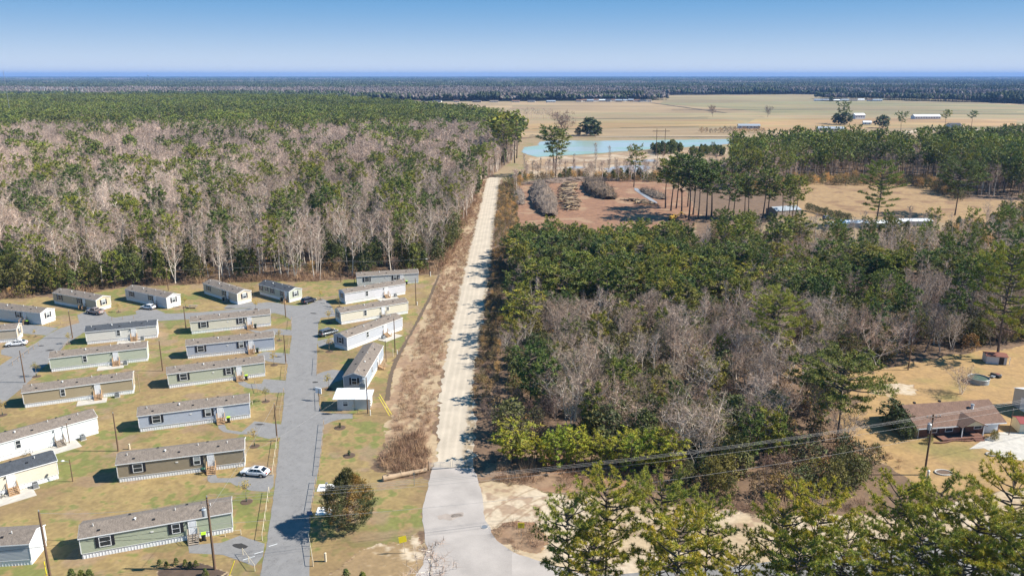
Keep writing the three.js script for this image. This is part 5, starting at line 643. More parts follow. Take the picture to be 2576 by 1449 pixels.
windrow('brush_pile', [q6(590, 960), q6(600, 1060), q6(640, 1170), q6(680, 1270)], 13, 5.2, [0.13, 0.095, 0.07], { n: 10, l: 2.4, w: 0.16, c: [0.3, 0.245, 0.2] }, 71, 'left long grey brush pile in the cleared lot', 'brush pile');
windrow('brush_pile', [q6(1080, 930), q6(1110, 1000), q6(1170, 1070), q6(1250, 1110)], 15, 5.4, [0.1, 0.068, 0.045], { n: 10, l: 2.4, w: 0.16, c: [0.2, 0.15, 0.1] }, 72, 'right dark brown brush pile in the cleared lot', 'brush pile');
windrow('brush_pile', [q6(400, 970), q6(700, 950), q6(1000, 930), q6(1340, 930)], 8, 2.8, [0.18, 0.13, 0.1], { n: 7, l: 2, w: 0.16, c: brushC }, 73, 'low brush windrow along the back of the cleared lot', 'brush pile');
windrow('brush_pile', [q6(1560, 1020), q6(1660, 1060), q6(1750, 1110)], 9, 2, [0.15, 0.11, 0.08], { n: 6, l: 1.8, w: 0.16, c: [0.22, 0.17, 0.13] }, 74, 'small brush pile on the far side of the drainage ditch', 'brush pile');
windrow('brush_pile', [q6(370, 1010), q6(380, 1090), q6(400, 1160)], 7, 2, [0.16, 0.12, 0.09], { n: 6, l: 1.8, w: 0.16, c: brushC }, 75, 'brush pile at the left edge of the cleared lot', 'brush pile');
{ // log stacks
  const logM = [std(col(0.38, 0.28, 0.17), 0.9), std(col(0.25, 0.18, 0.12), 0.9), std(col(0.16, 0.115, 0.085), 0.95)], logG = [5, 4, 6.5].map((l) => cyl(0.32, 0.26, l, 8).rotateZ(Math.PI / 2).translate(l / 2, 0, 0)), r = rng(91);
  [[[900, 985], [890, 1090], [940, 1210], 'long cut log stack in the middle of the cleared lot', 260, 3.4], [[1480, 1115], [1580, 1135], [1650, 1160], 'low log heap by the ditch in the cleared lot', 40, 1.2]].forEach(([a, b, c, label, n, hh]) => {
    const A = q6(...a), B = q6(...b), C = q6(...c), g = group('log_stack', B[0], B[1]); for (let i = 0; i < n; i++) { const t = r() * 2, p = t < 1 ? [lerp(A[0], B[0], t), lerp(A[1], B[1], t)] : [lerp(B[0], C[0], t - 1), lerp(B[1], C[1], t - 1)], y = 0.3 + hh * Math.pow(r(), 1.3), off = (r() - 0.5) * 9 * (1 - y / (hh + 1.5)); const m = part(g, 'log', logG[i % 3], logM[Math.floor(r() * 3)], p[0] - B[0] + off - 2.5, y, p[1] - B[1]); m.rotation.y = (r() - 0.5) * 2.2; m.rotation.z = (r() - 0.5) * 0.35; } add(g, label, 'logs');
  });
}
{ // excavator
  const p = q6(1850, 1310), g = group('excavator', p[0], p[1], 0.3), Y = std(col(0.55, 0.33, 0.04), 0.5); for (const s of [-1, 1]) part(g, 'track', new RoundedBoxGeometry(4.2, 0.9, 0.65, 3, 0.4).translate(0, 0.45, s * 1.2), M_black); part(g, 'cab', new RoundedBoxGeometry(1.6, 1.6, 1.1, 2, 0.1).translate(0.6, 2, -0.7), Y); part(g, 'cab_window', merged([box(1.2, 0.8, 1.14, 0.6, 2.3, -0.7), box(1.64, 0.8, 0.8, 0.6, 2.3, -0.7)]), M_carGlass); part(g, 'engine_housing', new RoundedBoxGeometry(2, 1.2, 2.3, 2, 0.12).translate(-0.9, 1.7, 0), Y); part(g, 'boom', merged([bar([0.9, 1.6, 0.4], [3.4, 4, 0.4], 0.24, 4), bar([3.4, 4, 0.4], [5.6, 2.4, 0.4], 0.18, 4)]), Y); part(g, 'bucket', new THREE.CylinderGeometry(0.6, 0.6, 1, 10, 1, false, 0, 4).rotateX(1.5708).translate(5.7, 1.7, 0.4), M_black); add(g, 'yellow excavator in the shade at the right corner of the cleared lot', 'excavator');
}
// ---------------------------------------------------------------- water, fields
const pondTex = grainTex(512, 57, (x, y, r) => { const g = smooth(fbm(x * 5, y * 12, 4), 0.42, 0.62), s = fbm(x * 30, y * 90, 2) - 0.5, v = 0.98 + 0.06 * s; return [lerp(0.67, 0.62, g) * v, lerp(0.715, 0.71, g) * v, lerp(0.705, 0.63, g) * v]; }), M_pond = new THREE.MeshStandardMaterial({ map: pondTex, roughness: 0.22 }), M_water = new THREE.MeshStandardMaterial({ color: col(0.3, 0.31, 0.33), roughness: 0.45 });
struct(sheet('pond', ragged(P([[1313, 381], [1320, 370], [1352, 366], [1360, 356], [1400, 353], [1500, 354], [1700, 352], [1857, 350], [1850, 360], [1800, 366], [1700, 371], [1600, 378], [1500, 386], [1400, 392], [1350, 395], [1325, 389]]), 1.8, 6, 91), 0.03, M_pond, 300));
for (const poly of [[[1520, 425], [1560, 418], [1610, 414], [1640, 420], [1630, 430], [1570, 434], [1530, 433]], [[1425, 420], [1450, 417], [1470, 421], [1440, 425]], [[1590, 404], [1640, 401], [1650, 406], [1600, 409]]]) struct(sheet('puddle', ragged(P(poly), 2.5, 7, 92 + poly.length), 0.035, M_water));
struct(sheet('drainage_ditch', [q6(1478, 1000), q6(1510, 1005), q6(1560, 1045), q6(1620, 1085), q6(1700, 1140), q6(1670, 1148), q6(1590, 1095), q6(1530, 1055), q6(1480, 1020)], 0.034, M_water));
struct(sheet('pond', P([[2180, 306], [2200, 299], [2390, 300], [2390, 308], [2250, 309]]), 0.1, M_water));
const fieldTex = grainTex(1024, 51, (x, y, r) => { const s = fbm(x * 3, y * 60, 3), b = fbm(x * 6, y * 9, 4), f = fbm(x * 40, y * 160, 2), v = 0.62 + 0.16 * (s - 0.5) + 0.2 * (b - 0.5) + 0.08 * (f - 0.5) + 0.03 * (r() - 0.5), g = smooth(fbm(x * 4 + 7, y * 12, 3), 0.45, 0.65); return [v * (0.95 - 0.06 * g), v * 0.81, v * (0.61 - 0.02 * g)]; });
const M_field = new THREE.MeshStandardMaterial({ map: fieldTex, roughness: 1 });
struct(sheet('field', P([[850, 266], [905, 258], [1000, 256], [1640, 254], [1655, 239.5], [2000, 237.5], [2250, 240], [2400, 250], [2576, 263], [2750, 275], [2750, 420], [2300, 420], [1900, 400], [1850, 345.5], [1310, 345.5], [1290, 335], [1240, 320], [1150, 300], [1000, 284]]), 0.02, M_field, 1100));
const M_field2 = M_field.clone(); M_field2.color.setRGB(0.82, 0.9, 0.86); const M_field3 = M_field.clone(); M_field3.color.setRGB(1.08, 0.96, 0.82);
struct(sheet('field', P([[1660, 262], [1830, 272], [1950, 285], [2750, 290], [2750, 279], [2576, 266], [2400, 254], [2250, 244], [2000, 241], [1680, 243]]), 0.14, M_field2, 1500));
struct(sheet('field', P([[1320, 330], [1600, 322], [1850, 318], [1880, 305], [1820, 300], [1500, 305], [1330, 312]]), 0.14, M_field3, 900));
struct(sheet('field', P([[1840, 332], [2250, 322], [2560, 318], [2560, 302], [2100, 296], [1900, 300]]), 0.14, M_field3, 700));
const M_ditch = std(col(0.06, 0.05, 0.035), 1);
for (const [a, b, w] of [[[1640, 259], [1825, 284], 9], [[1690, 277], [2120, 275], 16], [[1340, 324], [1480, 324], 5], [[1560, 322], [1760, 318], 5], [[1420, 299], [1780, 297], 6], [[2120, 275], [2560, 282], 9], [[1330, 345], [1870, 345], 2.5]]) { const A = at(...a), B = at(...b), l = Math.hypot(B[0] - A[0], B[1] - A[1]), nx = -(B[1] - A[1]) / l * w / 2, nz = (B[0] - A[0]) / l * w / 2; struct(sheet('field_ditch', ragged([[A[0] + nx, A[1] + nz], [B[0] + nx, B[1] + nz], [B[0] - nx, B[1] - nz], [A[0] - nx, A[1] - nz]], w * 0.25, 12, w), 0.25, M_ditch)); }
struct(sheet('farm_lane', P([[2262, 345], [2258, 335], [2270, 330], [2320, 327], [2420, 325], [2560, 326], [2700, 330], [2700, 333], [2560, 329], [2420, 329], [2330, 331], [2285, 336], [2290, 345]]), 0.3, M_dirt, 40));
struct(sheet('farm_lane', P([[1500, 343.6], [1700, 342.6], [1880, 342], [1880, 343.4], [1700, 344], [1500, 345]]), 0.3, M_dirt, 40));
// farmsteads far out in the fields
{
  const wm = [[0.62, 0.6, 0.56], [0.4, 0.3, 0.24], [0.5, 0.5, 0.5], [0.66, 0.66, 0.66]].map((c) => wallMat(c)), rm = [M_roofDark, M_roofBrown, M_sheet, M_roofWhite, M_roofTan], r = rng(33);
  const far = (u, v, w, d, h, k, label) => { const p = at(u, v); const g = group('farmhouse', p[0], p[1], (r() - 0.5) * 0.5); const W = [[-w / 2, 0, d / 2], [w / 2, 0, d / 2]]; part(g, 'wall', box(w, h, d, 0, h / 2, 0), wm[k % 4]); part(g, 'roof', roofGeo(w, d, h, d * 0.22, 0.5, 0.15), rm[k % 5]); part(g, 'gable', quadGeo([[[-w / 2, h, -d / 2], [-w / 2, h, d / 2], [-w / 2, h + d * 0.22, 0], [-w / 2, h + d * 0.22, 0]], [[w / 2, h, d / 2], [w / 2, h, -d / 2], [w / 2, h + d * 0.22, 0], [w / 2, h + d * 0.22, 0]]]), wm[k % 4]); const n = Math.max(2, Math.floor(w / 4)); for (let i = 0; i < n; i++) part(g, 'window', cached('fwin', () => box(1.2, 1.3, 0.12)), M_glass, (i + 0.5) / n * w - w / 2, h * 0.55, d / 2 + 0.05); add(g, label, 'house', 'farmhouses across the fields'); };
  const row = []; for (let i = 0; i < 13; i++) row.push([1455 + i * 14.5 + 4 * r(), 254.5 + 1.6 * r(), 10 + 7 * r(), 9 + 3 * r(), 3 + r(), Math.floor(r() * 20)]);
  for (let i = 0; i < 9; i++) row.push([1000 + i * 48 + 10 * r(), 256.5 + r(), 14 + 8 * r(), 9, 3, Math.floor(r() * 20)]);
  for (let i = 0; i < 8; i++) row.push([2060 + i * 21 + 5 * r(), 253.5 + 1.5 * r(), 16 + 8 * r(), 9, 3.2, Math.floor(r() * 20)]);
  row.forEach(([u, v, w, d, h, k], i) => far(u, v, w, d, h, k, u < 1440 ? 'distant house among trees along the left part of the far field edge' : u < 1650 ? 'distant house in the row along the far edge of the middle field' : 'distant house in the cluster beyond the right fields'));
  const single = [[1489, 338, 11, 7, 3, 2, 'white farm outbuilding beside the dark oak in the field'], [1884, 323, 26, 9, 3.5, 2, 'long low grey barn at the right end of the near field'], [2160, 299, 16, 11, 6, 3, 'white farmhouse with gables beside the tall pine'], [2182, 313, 10, 8, 3, 3, 'small white outbuilding below the white farmhouse'], [2330, 299, 40, 12, 4, 3, 'long white roofed barn beside the far pond'], [2090, 329, 30, 9, 3, 2, 'grey roofed building at the edge of the back wood'], [2400, 322, 14, 10, 4, 0, 'dark house between the two tall field pines']];
  for (const [u, v, w, d, h, k, label] of single) { far(u, v, w, d, h, k, label); const o = scene.children[scene.children.length - 1]; delete o.userData.group; }
}
const solo2 = (kind, u, b, t, o) => solo(kind, u, b, t, o);
for (const [u, b, t, w, l] of [[1485, 341, 297, 2.0, 'dark round live oak standing in the field'], [1502, 341, 316, 1.8, 'lower live oak at the right of the dark round one'], [1455, 341, 320, 1.2, 'dark bush below the bare field tree'], [2105, 313, 285, 1.3, 'dark evergreen left of the white farmhouse'], [2125, 314, 283, 1.9, 'dark evergreen beside the white farmhouse'], [2222, 322, 290, 1.8, 'broad dark tree beside the farm lane'], [1640, 254, 241, 1.2, 'round dark tree at the end of the far house row'], [2092, 256, 243, 1.4, 'dark tree beside the far right farmhouses']]) solo2('green', u, b, t, { v: 0, wide: w, t: 2, label: l });
{ const r = rng(61); for (let i = 0; i < 32; i++) { const p = [1228 + i * 5.2, 299 - r() * 2]; solo2('bare', p[0], p[1], 271 + 8 * r(), { v: 0, wide: 1.3, label: 'bare tree in the grove standing in the left field', group: 'grove in the left field' }); } for (let i = 0; i < 14; i++) solo2('shrub', 1765 + i * 12, 333 + 2 * r(), 316 + 8 * r(), { v: 1, label: 'brown bush along the near field edge', group: 'bushes along the near field edge' }); }
struct(sheet('puddle', P([[1245, 302], [1320, 301], [1322, 299], [1250, 299]]), 0.12, M_water));

// ---------------------------------------------------------------- far woods to the horizon
{
  const patch = (seed, size, n, hh, mix) => { const r = rng(seed), m = new Mesher(); for (let i = 0; i < n; i++) { const x = (r() - 0.5) * size, z = (r() - 0.5) * size, h = hh * (0.7 + 0.5 * r()), w = 2.6 + 2.6 * r(), pine = r() < mix, k = pine ? tone([0.05, 0.066, 0.03], r, 0.35) : tone([0.16, 0.135, 0.125], r, 0.25), S = 6; const rings = [[0.45 * h, w * 0.35], [0.62 * h, w], [0.82 * h, w * 0.85], [h, w * 0.15]].map(([y, q]) => { const o = []; for (let j = 0; j < S; j++) { const t = j / S * 6.283 + r() * 0.5, e = q * (0.65 + 0.7 * r()); o.push([x + Math.cos(t) * e, y + (r() - 0.5) * 1.6, z + Math.sin(t) * e]); } return o; }); for (let a = 0; a < 3; a++) for (let j = 0; j < S; j++) { const A = rings[a][j], B = rings[a][(j + 1) % S], C = rings[a + 1][(j + 1) % S], D = rings[a + 1][j], kk = tone(k, r, 0.2); m.tri(...A, ...D, ...C, kk); m.tri(...A, ...C, ...B, kk); } m.tri(x - 0.25, 0, z, x + 0.25, 0, z, x, h * 0.6, z, [0.1, 0.08, 0.06]); } return m.geo(); };
  const g = [patch(1, 60, 75, 17, 0.95), patch(2, 60, 75, 16, 0.5), patch(3, 60, 75, 15, 0.08)], lists = [[], [], []], r = rng(404), field = P([[850, 262], [905, 256], [1000, 254], [1640, 252], [1655, 238.5], [2000, 236.5], [2250, 239], [2400, 249], [2576, 262], [2750, 275], [2750, 420], [1900, 400], [1310, 350], [1150, 300], [1000, 284]]), gap = P([[640, 254], [700, 254], [700, 251], [640, 251]]);
  const put = (x, z, s, sy) => { if (inPoly(field, x, z) || inPoly(leftWood, x, z) || inPoly(gap, x, z)) return; const n = fbm(x * 0.0011 + 3, z * 0.0016 + 8, 4), d = -z, band = d > 2250 && d < 3300 ? 0.16 : 0; let k = n + band > 0.7 ? 2 : n + band > 0.6 ? 1 : 0; lists[k].push([x, z, s, sy * (0.65 + 0.7 * r())]); };
  for (let z = -1900; z > -3600; z -= 52) for (let x = -0.72 * -z; x < 0.72 * -z; x += 52) put(x + (r() - 0.5) * 30, z + (r() - 0.5) * 30, 1, 1);
  for (let z = -3600; z > -8000; z -= 92) for (let x = -0.72 * -z; x < 0.72 * -z; x += 92) put(x + (r() - 0.5) * 60, z + (r() - 0.5) * 60, 1.75, 1.05);
  for (let z = -8000; z > -26000; z -= 300) for (let x = -0.72 * -z; x < 0.72 * -z; x += 190) put(x + (r() - 0.5) * 160, z + (r() - 0.5) * 160, 3.6, 1.25);
  // belt behind the house rows
  for (let i = 0; i < 60; i++) { const p = at(930 + i * 12.2, 251.5 - 1.5 * r()); lists[i % 5 ? 1 : 2].push([p[0], p[1], 0.9, 1]); }
  for (let i = 0; i < 34; i++) { const p = at(2080 + i * 17, 249 + i * 0.34 - 1.5 * r()); lists[i % 2].push([p[0], p[1], 0.9, 1]); }
  const root = new THREE.Group(); root.name = 'distant_forest'; const m4 = new THREE.Matrix4(), q = new THREE.Quaternion(), Y = new THREE.Vector3(0, 1, 0);
  lists.forEach((l, k) => { if (!l.length) return; const im = new THREE.InstancedMesh(g[k], M_wood, l.length); im.name = 'trees'; im.userData.kind = 'stuff'; l.forEach(([x, z, s, sy], i) => { q.setFromAxisAngle(Y, Math.floor(r() * 4) * 1.5708 + 0.1); im.setMatrixAt(i, m4.compose(new THREE.Vector3(x, -0.3, z), q, new THREE.Vector3(s, sy, s))); const b = 0.75 + 0.5 * r(); im.setColorAt(i, col(b, b, b)); }); root.add(im); });
  stuff(root, 'blue green forest stretching to the horizon', 'forest');
  const wt = at(373, 206), t = group('water_tower', wt[0], wt[1]); part(t, 'tank', new THREE.SphereGeometry(8, 18, 10).scale(1, 0.75, 1), M_steel, 0, 62, 0); part(t, 'stem', cyl(2.5, 1.5, 57, 12), M_steel); add(t, 'tiny water tower on the left horizon', 'water tower');
  const rm = at(28, 312), m = group('radio_mast', rm[0], rm[1]); part(m, 'mast', cyl(0.35, 0.2, 70, 5), M_steel); add(m, 'thin radio mast on the left horizon', 'mast');
}
// ---------------------------------------------------------------- poles, wires, fences, signs, small things
const poleTex = grainTex(256, 81, (x, y, r) => { const v = 0.42 + 0.16 * (fbm(x * 20, y * 3, 3) - 0.5) + 0.05 * (r() - 0.5); return [v, v * 0.8, v * 0.64]; });
const M_pole = new THREE.MeshStandardMaterial({ map: poleTex, roughness: 0.95 }), M_grey2 = std(col(0.4, 0.44, 0.47), 0.4, { metalness: 0.3 }), M_wire = std(col(0.34, 0.33, 0.32), 0.5, { metalness: 0.3 }), M_cable = std(col(0.02, 0.02, 0.02), 0.7), M_yellow = std(col(0.75, 0.62, 0.02), 0.5), M_yellowPale = std(col(0.62, 0.5, 0.1), 0.6), M_post = std(col(0.34, 0.25, 0.17), 0.9), M_postPale = std(col(0.6, 0.52, 0.38), 0.85);
const poles = {};
function pole(key, base, h, label, o = {}) {
  const g = group('utility_pole', base[0], base[1], o.turn ?? 0); part(g, 'shaft', cyl(o.r ?? 0.14, (o.r ?? 0.14) * 0.68, h, 9), M_pole);
  if (o.arm) { part(g, 'crossarm', box(2.6, 0.13, 0.12, 0, h - 0.45, 0.14), M_pole); for (const x of [-1.15, -0.45, 0.45, 1.15]) part(g, 'insulator', cyl(0.05, 0.08, 0.2, 8), M_grey2, x, h - 0.38, 0.14); part(g, 'brace', merged([bar([-0.7, h - 0.5, 0.12], [0, h - 1.2, 0.12], 0.025), bar([0.7, h - 0.5, 0.12], [0, h - 1.2, 0.12], 0.025)]), M_steel); }
  else if (!o.plain) part(g, 'insulator', cyl(0.05, 0.07, 0.22, 8), M_grey2, 0, h, 0);
  if (o.can) { const t = part(g, 'transformer', merged([cyl(0.32, 0.32, 0.95, 14), cyl(0.34, 0.2, 0.1, 14, 0, 0.95, 0)]), M_grey2, -0.5, h - (o.can === 2 ? 1.2 : 2.6), 0.1); for (const x of [-0.12, 0.12]) part(t, 'bushing', cyl(0.04, 0.06, 0.22, 8), M_pipe, x, 1.05, 0); }
  if (o.lamp) { part(g, 'lamp_arm', bar([0, h - 0.5, 0], [-0.9, h - 0.2, 0.2], 0.03), M_metal); part(g, 'lamp_head', new THREE.SphereGeometry(0.22, 10, 6).scale(1.4, 0.6, 1), M_pipe, -1, h - 0.2, 0.22); }
  poles[key] = { x: base[0], z: base[1], h }; return add(g, label, 'pole');
}
pole('a', q1(603, 605), 7.1, 'wooden pole beside the dark roofed off white mobile home'); pole('b', q1(203, 975), 7.3, 'wooden pole on the left side of the back street'); pole('c', q1(1555, 520), 6, 'wooden pole left of the cream home of the inner row'); pole('d', q1(1360, 878), 7.1, 'wooden pole on the lawn left of the pale sage home'); pole('e', q1(2393, 430), 7.2, 'wooden pole at the street bend in front of the short sage home'); pole('f', q1(2395, 820), 7, 'wooden pole at the street right of the slate blue home'); pole('g', q1(1408, 205), 6.5, 'wooden pole behind the lilac grey home against the wood'); pole('h', q2(985, 405), 7.2, 'dark wooden pole on the lawn left of the blue grey home'); pole('i', q2(2318, 320), 7.2, 'wooden pole at the street right of the blue grey home');
pole('j', q2(604, 660), 4, 'short pole with a meter on the lawn right of the dark roofed cream home', { plain: 1, lamp: 1, r: 0.09 }); pole('k', q2(575, 340), 4, 'short pole beside the steps of the white home at the left edge', { r: 0.09 });
pole('l', q2(1795, 1395), 10.8, 'tall brown transformer pole in front of the sage green home', { r: 0.19, can: 1, turn: 0.25 }); pole('m', at(129, 1478), 11, 'tall brown pole at the bottom left in front of the grey home', { r: 0.18 });
pole('n', q3(1670, 430), 8, 'wooden pole on the lawn right of the cream home of the right group'); pole('o', q3(1472, 878), 8.5, 'dark wooden pole right of the grey home beside the minivan'); pole('p', at(925, 1041), 7.6, 'wooden pole with a small transformer beside the pump house', { can: 2 }); pole('q', q3(960, 215), 7, 'wooden pole behind the back lawn against the wood'); pole('r', q3(1088, 226), 4.5, 'short pole at the left end of the topmost home of the right group', { r: 0.1 }); pole('s', at(1081, 694), 6, 'pole with a street lamp at the wood edge by the dirt road', { lamp: 1 }); pole('t', q3(1387, 965), 5, 'short dark pole right of the end on slate home', { r: 0.09 });
pole('u', at(2327, 1195), 10.9, 'tall pole with a crossarm and transformer in front of the brick house', { r: 0.18, arm: 1, can: 1, turn: 0.15 }); pole('v', at(2540, 1094), 5, 'thin pole beside the brick house garage', { r: 0.07 }); pole('w', at(2286, 931), 7, 'wooden pole in the yard behind the brick house'); pole('x', at(1994, 963), 5, 'wooden pole beside the domed shed', { r: 0.1 });
{ const A = at(1661, 392), g = group('transmission_pole', A[0], A[1]); for (const x of [-3.5, 3.5]) part(g, 'leg', cyl(0.3, 0.2, 22, 8, x, 0, 0), M_pole); part(g, 'crossarm', box(14, 0.4, 0.4, 0, 20, 0), M_pole); add(g, 'H frame power pole standing beside the pond', 'pole'); }
{ const base = at(170, 243); for (let i = 0; i < 4; i++) { const p = at(70 + i * 38 + (i > 1 ? 20 : 0), 243.5), g = group('transmission_pole', p[0], p[1]); for (const x of [-5, 5]) part(g, 'leg', cyl(0.9, 0.7, 30, 6, x, 0, 0), M_pipe); part(g, 'crossarm', box(20, 1, 1, 0, 27, 0), M_pipe); add(g, 'pale transmission pole in the far woods at the left', 'pole', 'far transmission poles'); } }
let wireNo = 0;
function wire(A, B, sag, r, mat, label, grp) { const pts = []; for (let i = 0; i <= 14; i++) { const t = i / 14; pts.push(new THREE.Vector3(lerp(A[0], B[0], t), lerp(A[1], B[1], t) - sag * 4 * t * (1 - t), lerp(A[2], B[2], t))); } const m = new THREE.Mesh(new THREE.TubeGeometry(new THREE.CatmullRomCurve3(pts), 28, r, 4), mat); m.name = 'power_line'; return add(m, label, 'wire', grp); }
{
  const top = (k, dy = 0, dx = 0, dz = 0) => [poles[k].x + dx, poles[k].h + dy, poles[k].z + dz], U = poles.u, Lp = poles.l;
  const east = [150, 0, -152];
  [[-1.1, -0.2, 1.6], [-0.4, -0.2, 1.7], [0.5, -1.4, 1.5], [1.1, -0.2, 1.6]].forEach(([dx, dy, sag]) => { wire(top('u', dy, dx, 0.14), top('l', dy * 0.5 + 0.1, dx * 0.1, dx * 0.5), sag, 0.017, M_wire, 'pale overhead conductor spanning from the crossarm pole to the transformer pole', 'conductors over the entrance'); wire(top('u', dy, dx, 0.14), [east[0], 11 + dy, east[2] + dx], sag, 0.017, M_wire, 'pale overhead conductor leaving the crossarm pole to the right', 'conductors past the brick house'); });
  wire(top('u', -4), top('l', -4), 2, 0.02, M_wire, 'low telephone cable spanning above the entrance road'); wire(top('l', -4), [-100, 6.5, -82], 1.2, 0.025, M_cable, 'black telephone cable in front of the sage green home'); wire(top('l', -5.2), top('m', -4), 0.6, 0.025, M_cable, 'black cable from the transformer pole to the bottom left pole'); wire(top('l', -0.2), top('m', -0.2), 0.8, 0.02, M_wire, 'conductor from the transformer pole to the bottom left pole');
  wire(top('i', 0), top('l', -2), 0.5, 0.02, M_wire, 'service line from the transformer pole to the street pole'); wire(top('w', -0.5), top('x', -0.3), 2.2, 0.025, M_wire, 'sagging cable between the two yard poles behind the brick house'); wire(top('w', -0.5), [120, 6, -215], 1.2, 0.025, M_wire, 'cable running right from the yard pole into the wood');
  for (const [a, b, s] of [['g', 'q', 0.5], ['q', 's', 0.6]]) wire(top(a, 0), top(b, 0), s, 0.025, M_wire, `line along the wood edge ${a === 'g' ? 'behind the back row homes' : 'behind the right group of homes'}`);
  wire(top('p', -0.3), [-42, 4.5, -118], 0.6, 0.012, M_wire, 'service wire from the pump house pole across the street'); wire(top('p', -0.6), top('i', -0.5), 0.6, 0.012, M_wire, 'second service wire from the pump house pole across the street');
}
const guard = (a, b, label) => { const g = group('guy_guard', a[0], a[1]); part(g, 'sleeve', bar([0, 0, 0], b, 0.06, 8), M_yellow); add(g, label, 'guy wire'); };
guard(at(119, 1468), [-0.3, 3, -0.4], 'yellow guy wire sleeve beside the bottom left pole'); guard(at(573, 1455), [0.8, 2.2, -0.6], 'yellow guy wire sleeve in the mulch bed'); guard(at(979, 1046), [-2.2, 3.4, -1.4], 'left yellow guy sleeve right of the pump house'); guard(at(984, 1042), [-2.4, 3.6, -1.4], 'right yellow guy sleeve right of the pump house');
// low post and cable fences along the street
function fence(a, b, n, label, o = {}) {
  const A = at(...a), B = at(...b), g = group('rail_fence', A[0], A[1]), dx = B[0] - A[0], dz = B[1] - A[1], h = o.h ?? 1.05; for (let i = 0; i <= n; i++) part(g, 'post', cached('fp' + h, () => cyl(0.06, 0.05, h, 6)), o.pale ? M_postPale : M_post, dx * i / n, 0, dz * i / n); for (const y of o.two ? [h - 0.04, h * 0.5] : [h - 0.04]) part(g, 'rail', bar([0, y, 0], [dx, y, dz], 0.035, 5), o.pale ? M_postPale : M_post); return add(g, label, 'fence');
}
fence([814, 1069], [802, 1197], 6, 'low rail fence right of the street below the pump house drive'); fence([794, 1216], [778, 1316], 6, 'low rail fence right of the street beside the cedar'); fence([775, 1352], [787, 1425], 3, 'low rail fence right of the street below the cedar shadow', { pale: 1 }); fence([798, 903], [796, 945], 3, 'short rail fence right of the street by the end on slate home'); fence([803, 988], [806, 1034], 2, 'short rail fence beside the pump house'); fence([697, 1108], [685, 1196], 4, 'low rail fence left of the street behind the white sedan', { pale: 1 }); fence([676, 1240], [659, 1360], 5, 'low rail fence left of the street below the white sedan', { pale: 1 }); fence([713, 988], [702, 1055], 3, 'low rail fence left of the street right of the blue grey home'); fence([719, 922], [716, 956], 2, 'short rail fence left of the street right of the sage home'); fence([727, 858], [724, 893], 2, 'short rail fence left of the street right of the slate blue home'); fence([733, 806], [731, 832], 2, 'short rail fence at the inner bend of the street'); fence([610, 1396], [640, 1437], 2, 'short rail fence at the lower drive near the transformer pole', { pale: 1 }); fence([565, 1350], [605, 1345], 1, 'low wooden barrier at the right end of the sage green home', { pale: 1, h: 0.8 }); fence([610, 1032], [634, 1018], 1, 'low wooden barrier at the right end of the blue grey home', { pale: 1, h: 0.8 }); fence([596, 1185], [612, 1170], 1, 'low wooden barrier at the right end of the brown home', { h: 0.8 }); fence([640, 966], [648, 990], 1, 'low wooden barrier at the right end of the sage home', { h: 0.8 }); fence([30, 920], [95, 870], 5, 'low rail fence along the left side of the back street'); fence([158, 880], [180, 858], 2, 'low rail fence at the corner by the dark roofed home'); fence([178, 812], [124, 822], 2, 'low rail fence on the lawn of the back row'); fence([335, 802], [280, 806], 2, 'low rail fence in front of the lilac grey home');
// concrete pads with a pedestal, stubs, signs
for (const [x, y, l] of [[727, 715, 'upper'], [720, 910, 'lower']]) { const p = q4(x, y), g = group('utility_pad', p[0], p[1], 0.05); part(g, 'slab', box(2.6, 0.1, 2.2, 0, 0.05, 0), std(col(0.7, 0.69, 0.66), 0.8)); part(g, 'pedestal', merged([cyl(0.22, 0.16, 0.75, 8), box(0.5, 0.1, 0.45, 0, 0.12, 0)]), M_conc, 0.1, 0.1, 0); part(g, 'cap', box(0.4, 0.08, 0.4, 0.1, 0.88, 0), M_steel); add(g, `${l} white square concrete pad with a pedestal left of the cedar`, 'pad'); }
for (const [p, h, r, m, l] of [[q4(724, 1330), 1.3, 0.16, M_postPale, 'cream marker post on the grass near the bottom of the street'], [at(931, 1045), 1.1, 0.1, M_pipe, 'white stub post right of the pump house pole'], [q3(1452, 920), 2, 0.08, M_postPale, 'pale marker post right of the dark wooden pole'], [q3(1492, 895), 1, 0.1, M_pipe, 'white stub beside the pale marker post'], [q5(1675, 1412), 1.2, 0.22, M_pipe, 'cream utility pedestal beside the crossarm pole'], [q3(1805, 162), 1.6, 0.14, M_pipe, 'white stub post at the wood edge by the lamp pole'], [q2(1080, 390), 1, 0.16, M_postPale, 'cream pedestal behind the brown home'], [q1(1168, 1055), 4, 0.07, M_post, 'thin post right of the tan home'], [q3(1680, 432), 1, 0.12, M_pipe, 'white stub beside the pole on the right lawn']]) { const g = group('marker_post', p[0], p[1]); part(g, 'post', cyl(r, r * 0.9, h, 10), m); part(g, 'cap', cyl(r * 1.08, r * 0.4, r * 0.5, 10), m, 0, h, 0); add(g, l, 'post'); }
for (const [b, h, w, lean, l] of [[q4(1390, 1262), 2.3, 1.05, 0.12, 'bright yellow square sign on the grass left of the entrance road'], [q4(2362, 1140), 2.2, 0.95, 0, 'yellow sign in the leaf litter right of the entrance road']]) { const g = group('road_sign', b[0], b[1], lean * 2); const p = part(g, 'post', box(0.08, h, 0.08, 0, h / 2, 0), M_postPale); part(g, 'panel', box(w, w * 0.9, 0.04, 0, h, 0.07), M_yellow); if (!lean) part(g, 'lettering', merged([box(0.6, 0.06, 0.01, 0, h + 0.2, 0.096), box(0.5, 0.06, 0.01, 0, h, 0.096), box(0.3, 0.06, 0.01, 0, h - 0.2, 0.096)]), M_black); g.rotation.z = lean; add(g, l, 'sign'); }
